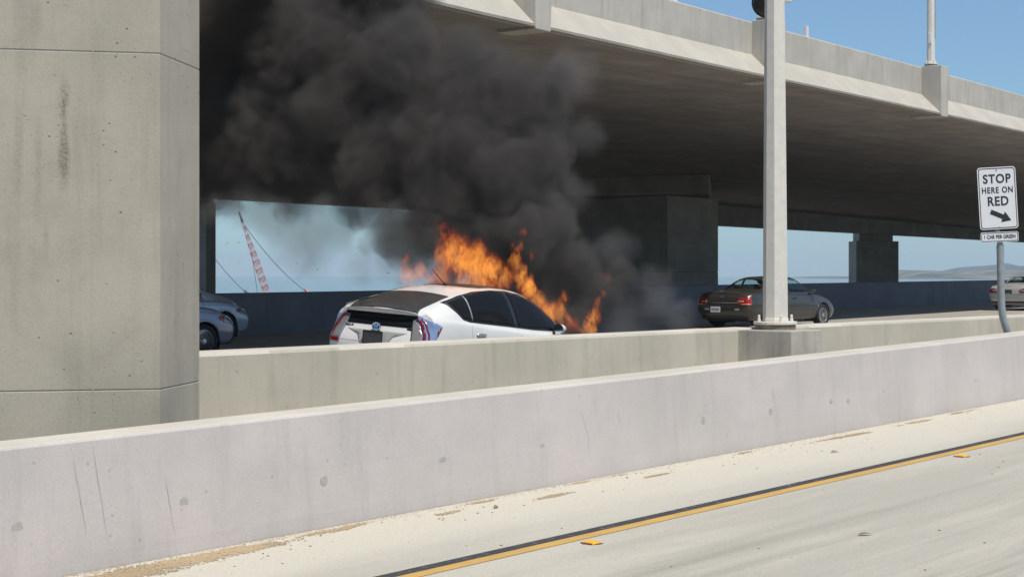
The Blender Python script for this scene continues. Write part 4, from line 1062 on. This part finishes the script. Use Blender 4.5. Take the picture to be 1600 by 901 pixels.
# --- sedans
sd_tail = [.16, .12, .02, .0, .045, .10, .10, .11, .11, .12]
def sedan_spec():
    return [
    sec(0, (.60, .28), (.80, .42), (.85, .62), (.80, .84), (.74, .93), (.55, .965), .98),
    sec(.30, (.68, .22), (.84, .40), (.875, .62), (.845, .86), (.77, .955), (.56, .995), 1.015),
    sec(.75, (.70, .20), (.86, .38), (.885, .62), (.86, .88), (.77, .975), (.56, 1.02), 1.04),
    sec(1.1, (.72, .20), (.865, .38), (.888, .62), (.862, .89), (.775, .97), (.57, 1.08), 1.12),
    sec(1.45, (.72, .20), (.87, .38), (.89, .62), (.862, .89), (.78, .965), (.56, 1.24), 1.285),
    sec(1.85, (.72, .20), (.87, .38), (.89, .62), (.862, .885), (.78, .955), (.55, 1.345), 1.39),
    sec(2.35, (.72, .20), (.87, .38), (.89, .62), (.862, .88), (.78, .95), (.555, 1.375), 1.42),
    sec(2.75, (.72, .20), (.87, .38), (.89, .62), (.86, .875), (.78, .945), (.57, 1.325), 1.375),
    sec(3.1, (.72, .20), (.87, .38), (.888, .62), (.855, .87), (.775, .935), (.59, 1.17), 1.22),
    sec(3.45, (.72, .20), (.865, .38), (.885, .61), (.84, .86), (.75, .92), (.60, 1.0), 1.05),
    sec(3.8, (.71, .20), (.855, .38), (.875, .60), (.81, .83), (.70, .885), (.5, .935), .96),
    sec(4.3, (.68, .21), (.83, .38), (.84, .56), (.76, .73), (.62, .79), (.42, .83), .85),
    sec(4.6, (.62, .24), (.74, .38), (.76, .52), (.66, .63), (.54, .69), (.38, .72), .735)]
sd_nose = [4.66, 4.72, 4.76, 4.76, 4.72, 4.69, 4.67, 4.66, 4.65, 4.64]
SIDEW = [[(1.52, 1.13), (1.76, 1.27), (2.02, 1.315), (2.05, .985), (1.36, 1.0), (1.30, 1.03)], [(2.12, 1.32), (2.45, 1.315), (2.72, 1.27), (3.0, 1.13), (3.28, .975), (2.12, .98)]]
REARW = [(.98, .54), (.98, -.54), (1.35, -.50), (1.58, -.46), (1.58, .46), (1.35, .50)]
WIND = [(2.80, .52), (3.12, .56), (3.42, .60), (3.46, 0), (3.42, -.60), (3.12, -.56), (2.80, -.52), (2.77, 0)]
def sedan(name, m, label, loc, az, details, roll=0):
    c = Car(name, build_net(sedan_spec(), sd_tail, sd_nose, (.16, .07, .02)), m, label, 'car', loc, az, (1.02, 3.78), .315, holes=[('side', p) for p in SIDEW] + [('top', REARW), ('top', WIND)], roll=roll)
    gr = lambda p, d: [(sum(q[0] for q in p) / len(p) + (x - sum(q[0] for q in p) / len(p)) * (1 + d), sum(q[1] for q in p) / len(p) + (y - sum(q[1] for q in p) / len(p)) * (1 + d)) for x, y in p]
    for s2 in (-1, 1):
        c.project('rear_door_window', gr(SIDEW[0], .04), 'side', M['glass'], off=.004, side=s2); c.project('front_door_window', gr(SIDEW[1], .04), 'side', M['glass'], off=.004, side=s2)
        for ln in ([(2.08, .97), (2.09, .7), (2.09, .26)], [(3.26, .93), (3.25, .7), (3.22, .26)], [(1.25, .99), (1.36, .75), (1.42, .60)]):
            c.project('door_gap', [(a - .006, b) for a, b in ln] + [(a + .006, b) for a, b in ln[::-1]], 'side', M['black_trim'], off=.002, side=s2)
        for hx in (1.55, 2.25):
            c.project('door_handle', [(hx - .09, .80), (hx + .09, .80), (hx + .09, .84), (hx - .09, .84)], 'side', M['black_trim'], off=.02, side=s2)
        c.project('side_moulding', [(1.42, .515), (3.35, .515), (3.35, .56), (1.42, .56)], 'side', m, off=.014, side=s2)
        c.mirror(3.12, s2 * .83, .97, M['black_trim'] if details == 'dark' else m, .9)
        c.wheel(1.02, s2 * .78, rimr=.222, spokes=9); c.wheel(3.78, s2 * .78, rimr=.222, spokes=9)
        c.project('headlight', [(-.14, .62), (.10, .60), (.12, .70), (-.10, .74)], 'corner', M['lamp_clear'], off=.006, side=s2, ang=180 - 40) if False else c.project('headlight', [(4.45, .58), (4.66, .60), (4.64, .67), (4.42, .695)], 'side', M['lamp_clear'], off=.006, side=s2)
        c.project('headlight_lens', [(s2 * .42, .58), (s2 * .66, .58), (s2 * .66, .67), (s2 * .42, .67)], 'front', M['lamp_clear'], off=.006)
        if details == 'dark':
            c.project('tail_light', [(-.20, .655), (.13, .655), (.15, .70), (.14, .84), (-.08, .85), (-.20, .80)], 'corner', M['lamp_red'], off=.008, side=s2, ang=45)
            c.project('reversing_light', [(-.20, .715), (-.06, .715), (-.06, .765), (-.20, .755)], 'corner', M['lamp_clear'], off=.014, side=s2, ang=45)
            c.project('turn_lamp', [(-.12, .655), (.12, .655), (.12, .675), (-.12, .675)], 'corner', M['lamp_amber'], off=.013, side=s2, ang=45)
            c.project('bumper_lamp', [(s2 * .40, .50), (s2 * .54, .50), (s2 * .54, .55), (s2 * .40, .55)], 'rear', M['lamp_clear'], off=.006)
        else:
            c.project('tail_light', [(-.22, .70), (.05, .69), (.14, .74), (.12, .84), (-.10, .86), (-.24, .80)], 'corner', M['lamp_dark_red'], off=.008, side=s2, ang=45)
            c.project('reversing_light', [(-.22, .75), (-.06, .75), (-.06, .80), (-.22, .80)], 'corner', M['lamp_clear'], off=.014, side=s2, ang=45)
    c.project('rear_window', gr(REARW, .03), 'top', M['glass'], off=.004, res=.07); c.project('windscreen', gr(WIND, .02), 'top', M['glass'], off=.004, res=.07)
    c.project('bumper_gap', [(-.80, .628), (.80, .628), (.80, .642), (-.80, .642)], 'rear', M['black_trim'], off=.002)
    c.project('boot_gap', [(-.56, .86), (-.55, .645), (-.54, .645), (-.55, .86)], 'rear', M['black_trim'], off=.002)
    c.project('lower_bumper', [(-.74, .30), (.74, .30), (.74, .37), (-.74, .37)], 'rear', M['black_trim'], off=.004)
    c.wells(.865); c.cabin(1.35, 2.45, .68, .80, 1.2)
    bm = bmesh.new(); tube(bm, [(.2, .5, .24), (-.0, .5, .235)], .03, 10); obj('exhaust_pipe', bm, M['chrome'], c.root)
    return c
def place_car(px, P, az_=41.0):
    s = s_at(px, P); q = W(s, P); return Vector((q.x, q.y, z_far(s)))
az = 41.0
l1 = place_car(1127, 24.7) 
ds = sedan('dark_sedan', M['paint_dark'], 'dark bronze sedan with red tail lamps driving past behind the near lamp pole', l1, 41, 'dark')
ds.root.scale = (1.05, 1.05, 1.03)
pl = plate_obj(ds, rear_x(ds, .0, .56) - .012, .18, .525, .305, .152, M['plate_white']); 
text_mesh('plate_lettering', '4ABC', .1, M['plate_blue'], pl, (0, -.002, 0), TX, sx=.9) if False else None
bm = bmesh.new()
for i in range(7): box(bm, -.115 + i * .034, -.095 + i * .034, -.002, 0, -.035, .03)
o_ = obj('plate_characters', bm, M['plate_blue'], pl); o_['kind'] = 'stuff'
em = empty('badge'); em.parent = ds.root; em.location = (rear_x(ds, 0, .86) - .01, 0, .86); em.rotation_euler = (0, 0, R(-90)); obj('badge_ring', ring_mesh(oval(.05, .035, 0), oval(.038, .024, 0), -.006, .002), M['chrome'], em)
ds.project('boot_trim', [(-.50, .70), (.50, .70), (.50, .72), (-.50, .72)], 'rear', M['chrome'], off=.006)
l2 = place_car(1575, 26.2); 
ss = sedan('silver_sedan', M['paint_silver'], 'silver sedan with red tail lamps cut off by the right edge', l2, 41, 'silver')
pl2 = plate_obj(ss, rear_x(ss, .0, .74) - .012, 0, .74, .305, .152, M['plate_grey'])

# --- crossover cars at the left, nose in view
sv_tail = [.14, .10, .02, .0, .06, .12, .14, .2, .24, .26]
def suv_spec(H=1.62, hood=1.03):
    h = hood
    return [
    sec(0, (.60, .34), (.82, .48), (.87, .72), (.84, 1.0), (.78, 1.1), (.62, H - .12), H - .08),
    sec(.4, (.70, .26), (.88, .46), (.905, .72), (.88, 1.0), (.81, 1.09), (.64, H - .06), H - .02),
    sec(1.2, (.74, .24), (.89, .46), (.915, .72), (.89, .99), (.82, 1.06), (.66, H - .03), H + .01),
    sec(2.1, (.74, .24), (.89, .46), (.915, .72), (.89, .98), (.82, 1.05), (.66, H - .04), H),
    sec(2.6, (.74, .24), (.89, .46), (.915, .72), (.89, .97), (.82, 1.045), (.66, H - .12), H - .08),
    sec(3.0, (.74, .24), (.89, .46), (.915, .72), (.885, .96), (.81, 1.03), (.66, H - .32), H - .28),
    sec(3.35, (.74, .24), (.885, .46), (.912, .72), (.875, .95), (.79, 1.01), (.64, h + .08), h + .13),
    sec(3.7, (.73, .25), (.88, .46), (.905, .71), (.86, .93), (.76, .99), (.54, h + .01), h + .035),
    sec(4.1, (.71, .26), (.86, .46), (.885, .68), (.82, .87), (.70, .93), (.5, h - .08), h - .06),
    sec(4.45, (.66, .28), (.79, .44), (.81, .62), (.73, .76), (.62, .82), (.44, h - .19), h - .17)]
sv_nose = [4.50, 4.57, 4.62, 4.62, 4.58, 4.54, 4.52, 4.50, 4.49, 4.48]
def suv(name, m, label, loc, az_, H, hood, wr=.345, rimr=.245, scale=1.0, lamp='lamp_clear'):
    c = Car(name, build_net(suv_spec(H, hood), sv_tail, sv_nose, (.16, .07, .02)), m, label, 'car', loc, az_, (.95, 3.68), wr)
    for s2 in (-1, 1):
        c.project('side_windows', [(.35, H - .16), (.9, H - .12), (2.0, H - .13), (2.5, H - .22), (2.95, H - .42), (3.22, 1.06), (.3, 1.10)], 'side', M['glass_dark'], off=.005, side=s2, res=.07)
        for ln in ([(2.0, 1.0), (2.0, .3)], [(3.1, 1.0), (3.1, .3)], [(1.1, 1.0), (1.25, .7)]):
            c.project('door_gap', [(a - .006, b) for a, b in ln] + [(a + .006, b) for a, b in ln[::-1]], 'side', M['black_trim'], off=.002, side=s2)
        c.project('headlight', [(4.15, .70), (4.50, .66), (4.48, .76), (4.35, .82), (4.12, .84)], 'side', M[lamp], off=.006, side=s2)
        c.project('headlight_lens', [(s2 * .45, .64), (s2 * .72, .68), (s2 * .72, .78), (s2 * .48, .74)], 'front', M['lamp_clear'], off=.006)
        c.project('side_marker', [(4.06, .735), (4.18, .73), (4.18, .80), (4.04, .805)], 'side', M['lamp_red'] if lamp == 'lamp_clear' else M['lamp_clear'], off=.009, side=s2)
        c.project('fender_crease', [(2.2, .885), (3.3, .905), (3.7, .885), (4.0, .85), (4.0, .858), (3.7, .897), (3.3, .918), (2.2, .897)], 'side', m, off=.012, side=s2)
        c.wheel(.95, s2 * .80, rimr=rimr, spokes=7); c.wheel(3.68, s2 * .80, rimr=rimr, spokes=7)
        c.mirror(2.95, s2 * .86, 1.08, m, 1.2)
    c.project('windscreen', [(2.62, .60), (3.3, .66), (3.38, 0), (3.3, -.66), (2.62, -.60), (2.56, 0)], 'top', M['glass_dark'], off=.005, res=.08)
    c.project('grille', [(-.42, .50), (.42, .50), (.48, .70), (-.48, .70)], 'front', M['black_trim'], off=.006)
    c.wells(.89); return c
def nose_at(px, P, L, az_=41):
    s = s_at(px, P) - L; q = W(s, P); return Vector((q.x, q.y, z_far(s)))
s1 = suv('blue_grey_car', M['paint_blue'], 'blue grey car in front of the two at the left, its alloy front wheel showing', nose_at(330, 25.3, 4.55), 41, 1.5, .96, .33, .235)
s2_ = suv('pale_grey_crossover', M['paint_pale'], 'pale grey crossover behind the blue grey car at the left, only its nose showing', nose_at(358, 29.6, 4.55), 41, 1.72, 1.12, .36, .25, lamp='lamp_clear')
# ------------------------------------------------------------ smoke and fire (volumes inside real hulls)
def blob_hull(name, blobs, grow, vox, m, parent, squash=1.0):
    bm = bmesh.new()
    for c, r, *_ in blobs:
        mt = Matrix.Translation(c) @ Matrix.Diagonal((1, 1, squash, 1))
        bmesh.ops.create_icosphere(bm, subdivisions=2, radius=r * grow, matrix=mt)
    o_ = obj(name, bm, m, parent)
    rm = o_.modifiers.new('union', 'REMESH'); rm.mode = 'VOXEL'; rm.voxel_size = vox; rm.use_smooth_shade = True
    return o_
def field(k, p, blobs, squash=1.0, power=None):
    acc = None
    for c, r, wgt in blobs:
        v_ = k.vm('SUBTRACT', p, tuple(c))
        if squash != 1.0: v_ = k.vm('MULTIPLY', v_, (1, 1, 1 / squash))
        d2 = k.vm('DOT_PRODUCT', v_, v_)
        f = k.math('MULTIPLY_ADD', d2, -wgt / (r * r), wgt)
        acc = f if acc is None else k.math('MAXIMUM', acc, f)
    return k.math('MAXIMUM', acc, 0.0)
def smoke_mat(name, blobs, dens, warp, warp_s, fine_s, col, edge=(0.15, 0.55), rate=0.2, aniso=0.0, amt=.9):
    k = N(name, vol=True); p = k.co
    w1_ = k.vm('SUBTRACT', k.noise(p, warp_s, 3, .6, out=1), (.5, .5, .5)); p2 = k.vm('ADD', p, k.vm('SCALE', w1_, s=warp))
    f = field(k, p2, blobs)
    n_ = k.noise(p2, fine_s, 5, .68)
    f = k.math('ADD', f, k.math('MULTIPLY', k.math('SUBTRACT', n_, .5), amt))
    d = k.math('MULTIPLY', k.mr(f, edge[0], edge[1], 0, 1, smooth=True), dens)
    pv = k.n('ShaderNodeVolumePrincipled'); pv.inputs['Color'].default_value = (*col, 1); pv.inputs['Anisotropy'].default_value = aniso
    k.set(pv.inputs['Density'], d); k.t.links.new(pv.outputs[0], k.out.inputs['Volume'])
    k.m.cycles.volume_step_rate = rate; k.m.cycles.homogeneous_volume = False
    return k.m
def B(px, py, r, Y, wgt=1.0): return (U(px, py, Y), r / F * Y, wgt)
smk = empty('smoke_plume', U(780, 480, 25), 0, 'thick black smoke plume billowing up from the burning hatchback', 'smoke')
def to_local(o_): o_.matrix_parent_inverse = Matrix.Translation(-o_.parent.location); return o_
dense = [B(930, 470, 60, 26.2), B(880, 420, 70, 26.2), B(870, 350, 48, 26), B(960, 440, 45, 26.4), B(1000, 478, 35, 26.6, .8), B(800, 440, 80, 26), B(760, 370, 90, 26),
         B(700, 330, 95, 26.2), B(790, 290, 85, 26), B(840, 240, 60, 26.2, .9), B(700, 230, 120, 26.5), B(812, 160, 88, 26.6, .95), B(878, 130, 42, 26.2, .75), B(600, 250, 95, 26.8),
         B(620, 120, 120, 27), B(520, 200, 120, 27.4), B(430, 210, 110, 27.8), B(500, 80, 130, 27.8), B(370, 190, 90, 28, .9), B(400, 260, 75, 28, .85), B(720, 125, 95, 27), B(600, -30, 100, 27.6), B(400, 60, 100, 28.4, .8), B(360, 110, 90, 28.4, .85), B(560, -40, 120, 28), B(330, 150, 60, 28.4, .8), B(330, 250, 55, 28.2, .75), B(650, 370, 60, 25.6, 1.1), B(700, 430, 55, 25.4, .9), B(760, 470, 50, 25.6), B(830, 390, 50, 25.6, 1.1), B(850, 480, 50, 25.8), B(845, 330, 42, 26), B(770, 330, 60, 26), B(820, 365, 55, 25.5, 1.2), B(800, 400, 60, 27.2, 1.3), B(845, 350, 55, 27.4, 1.3), B(845, 420, 60, 27.2, 1.3), B(790, 340, 60, 27.6, 1.3), B(720, 380, 60, 27.4, 1.2), B(660, 350, 50, 27.4, 1.0), B(845, 470, 45, 27, 1.2), B(340, 230, 85, 28.6), B(350, 300, 50, 28.4, .8), B(345, 130, 60, 28.8, .9), B(470, 300, 60, 27.8, .8), B(560, 320, 45, 26.8, .8), B(900, 500, 40, 25.8), B(620, 350, 45, 25.8), B(600, 325, 42, 26.4, .8), B(575, 375, 26, 26, .62)]
SM = smoke_mat('thick_smoke', dense, 3.3, 1.3, .85, 3.1, (.17, .16, .152), edge=(.06, .88), rate=.15, amt=1.35)
dn = to_local(blob_hull('dense_smoke', dense, 1.12, .16, SM, smk)); dn['kind'] = 'stuff'
thin = [B(430, 340, 60, 27, 1.1), B(590, 360, 50, 26.2, 1.1), B(480, 375, 75, 27, .8), B(390, 330, 50, 27.2), B(520, 350, 60, 26.8), B(610, 400, 50, 26, 1.1), B(640, 430, 35, 25.8), B(1030, 480, 40, 26.6), B(980, 500, 50, 26.4, 1.1), B(560, 420, 45, 26, .8), B(1060, 495, 38, 26.8, .8), B(915, 210, 50, 26.6, .5), B(895, 290, 50, 26.4, .6), B(965, 385, 45, 26.4, .8), B(1020, 440, 40, 26.6, .8), B(890, 120, 60, 26.8, .7), B(350, 320, 40, 27.6, .8), B(680, 425, 45, 25.6)]
ST = smoke_mat('thin_smoke', thin, .8, .9, 1.0, 2.3, (.33, .32, .32), edge=(.10, .9), rate=.2, amt=1.1)
tn = to_local(blob_hull('drifting_smoke', thin, 1.2, .12, ST, smk)); tn['kind'] = 'stuff'
def fire_mat(name, blobs, strength, squash=1.6, seed=0.0, thr=(.30, .86), scale=5.0):
    k = N(name, vol=True); p = k.co
    q = k.mapping(p, scale=(1.2, 1.2, .6), loc=(seed, seed * .7, 0), rot=(0, R(22), 0))
    w1_ = k.vm('SUBTRACT', k.noise(q, 3.2, 3, .6, out=1), (.5, .5, .5)); p2 = k.vm('ADD', p, k.vm('SCALE', w1_, s=.36))
    f = field(k, p2, blobs, squash)
    q2 = k.mapping(k.vm('ADD', q, k.vm('SCALE', w1_, s=.35)), scale=(1, 1, 1))
    n_ = k.noise(q2, scale * 1.5, 5, .72)
    rd = k.math('SUBTRACT', 1.0, k.math('MULTIPLY', k.math('ABSOLUTE', k.math('SUBTRACT', n_, .5)), 9.0), clamp=True)   # bright sheets
    g_ = k.math('ADD', k.math('MULTIPLY', f, .75), k.math('MULTIPLY', k.math('SUBTRACT', rd, .55), .85))
    g_ = k.mr(g_, thr[0], thr[1], 0, 1, smooth=True)
    colr = k.ramp(g_, [(0, (.70, .045, .006)), (.45, (1.0, .10, .009)), (.75, (1.0, .19, .018)), (1.0, (1.0, .42, .07))])
    em_ = k.n('ShaderNodeEmission'); k.set(em_.inputs[0], colr); k.set(em_.inputs[1], k.math('MULTIPLY', k.math('POWER', g_, 1.2), strength * .30))
    ab = k.n('ShaderNodeVolumeAbsorption'); ab.inputs[0].default_value = (.2, .15, .12, 1); k.set(ab.inputs[1], k.math('MULTIPLY', g_, 1.5))
    ad = k.n('ShaderNodeAddShader'); k.t.links.new(em_.outputs[0], ad.inputs[0]); k.t.links.new(ab.outputs[0], ad.inputs[1])
    k.t.links.new(ad.outputs[0], k.out.inputs['Volume']); k.m.cycles.volume_step_rate = .22; k.m.cycles.homogeneous_volume = False
    return k.m
fires = [
    ('flames licking up from the rear of the hatchback roof', [B(638, 432, 20, 22.6, .75), B(632, 408, 13, 22.6, .6), B(655, 424, 16, 22.6, .75), B(668, 436, 16, 22.6, .7)], 8, 1.0),
    ('broad orange sheet of flame over the front of the hatchback roof', [B(700, 398, 26, 22.9, .9), B(690, 362, 15, 22.9, .6), B(706, 376, 18, 22.9, .75), B(690, 430, 20, 22.8, .75), B(750, 440, 22, 22.9, .9), B(722, 405, 26, 22.9, 1.1), B(742, 412, 28, 22.9, 1.2), B(720, 378, 17, 22.9, .7), B(765, 425, 24, 23, 1.1), B(785, 436, 18, 23, 1.0), B(730, 435, 22, 22.9, .8), B(760, 400, 12, 22.9, .6)], 10, 2.3),
    ('tall thin flame tongue rising from the windscreen', [B(808, 388, 9, 23.2, .75), B(815, 365, 8, 23.2, .55), B(806, 410, 11, 23.2, 1.0), B(812, 432, 16, 23.2, 1.2), B(826, 452, 17, 23.2, 1.3), B(842, 470, 15, 23.3, 1.2), B(858, 485, 14, 23.4, 1.0), B(832, 395, 9, 23.2, .5)], 11, 3.1),
    ('short flame burning at the foot of the windscreen', [B(873, 488, 16, 23.8, 1.0), B(880, 468, 11, 23.8, .8), B(862, 492, 14, 23.8, 1.0), B(888, 500, 12, 23.9, .8)], 9, 4.2),
    ('flame rising from the front bumper of the hatchback', [B(922, 512, 14, 24.5, 1.2), B(928, 495, 14, 24.5, 1.1), B(935, 474, 9, 24.5, .8), B(942, 455, 6, 24.5, .6), B(910, 520, 10, 24.5, .9), B(895, 510, 12, 24.4, .45)], 10, 5.7),
    ('faint flame wisp high in the smoke beyond the hood', [B(946, 434, 9, 24.6, .7), B(938, 428, 7, 24.6, .5)], 5, 6.3)]
for lab, bl, st, sd_v in fires:
    fm = fire_mat('flame', bl, st, 1.5, sd_v)
    f_ = empty('flame', bl[0][0], 0, lab, 'fire', 'flames on the burning hatchback')
    to_local(blob_hull('flame_sheet', bl, 1.35, .035, fm, f_, 1.5))['kind'] = 'stuff'
# sparse burning flecks and soot drifting in the plume
bm = bmesh.new(); random.seed(12)
for i in range(60):
    q_ = U(random.uniform(340, 900), random.uniform(100, 440), random.uniform(23.2, 24.8)); r_ = random.uniform(.004, .011)
    bmesh.ops.create_icosphere(bm, subdivisions=1, radius=r_, matrix=Matrix.Translation(q_) @ Matrix.Diagonal((1.6, 1, .7, 1)))
tag(obj('soot_flecks', bm, M['black']), 'tiny black soot flecks floating round the smoke', 'soot', kind='stuff')

# ------------------------------------------------------------ air
k = N('air_haze', vol=True); pv = k.n('ShaderNodeVolumePrincipled'); pv.inputs['Color'].default_value = (.82, .94, 1.0, 1)
pv.inputs['Density'].default_value = HAZE; pv.inputs['Anisotropy'].default_value = 0.2
k.t.links.new(pv.outputs[0], k.out.inputs['Volume']); k.m.cycles.homogeneous_volume = True
bm = bmesh.new(); box(bm, -9500, 9500, -2500, 12500, -7.6, 130)
hz = obj('haze', bm, k.m); hz['kind'] = 'stuff'
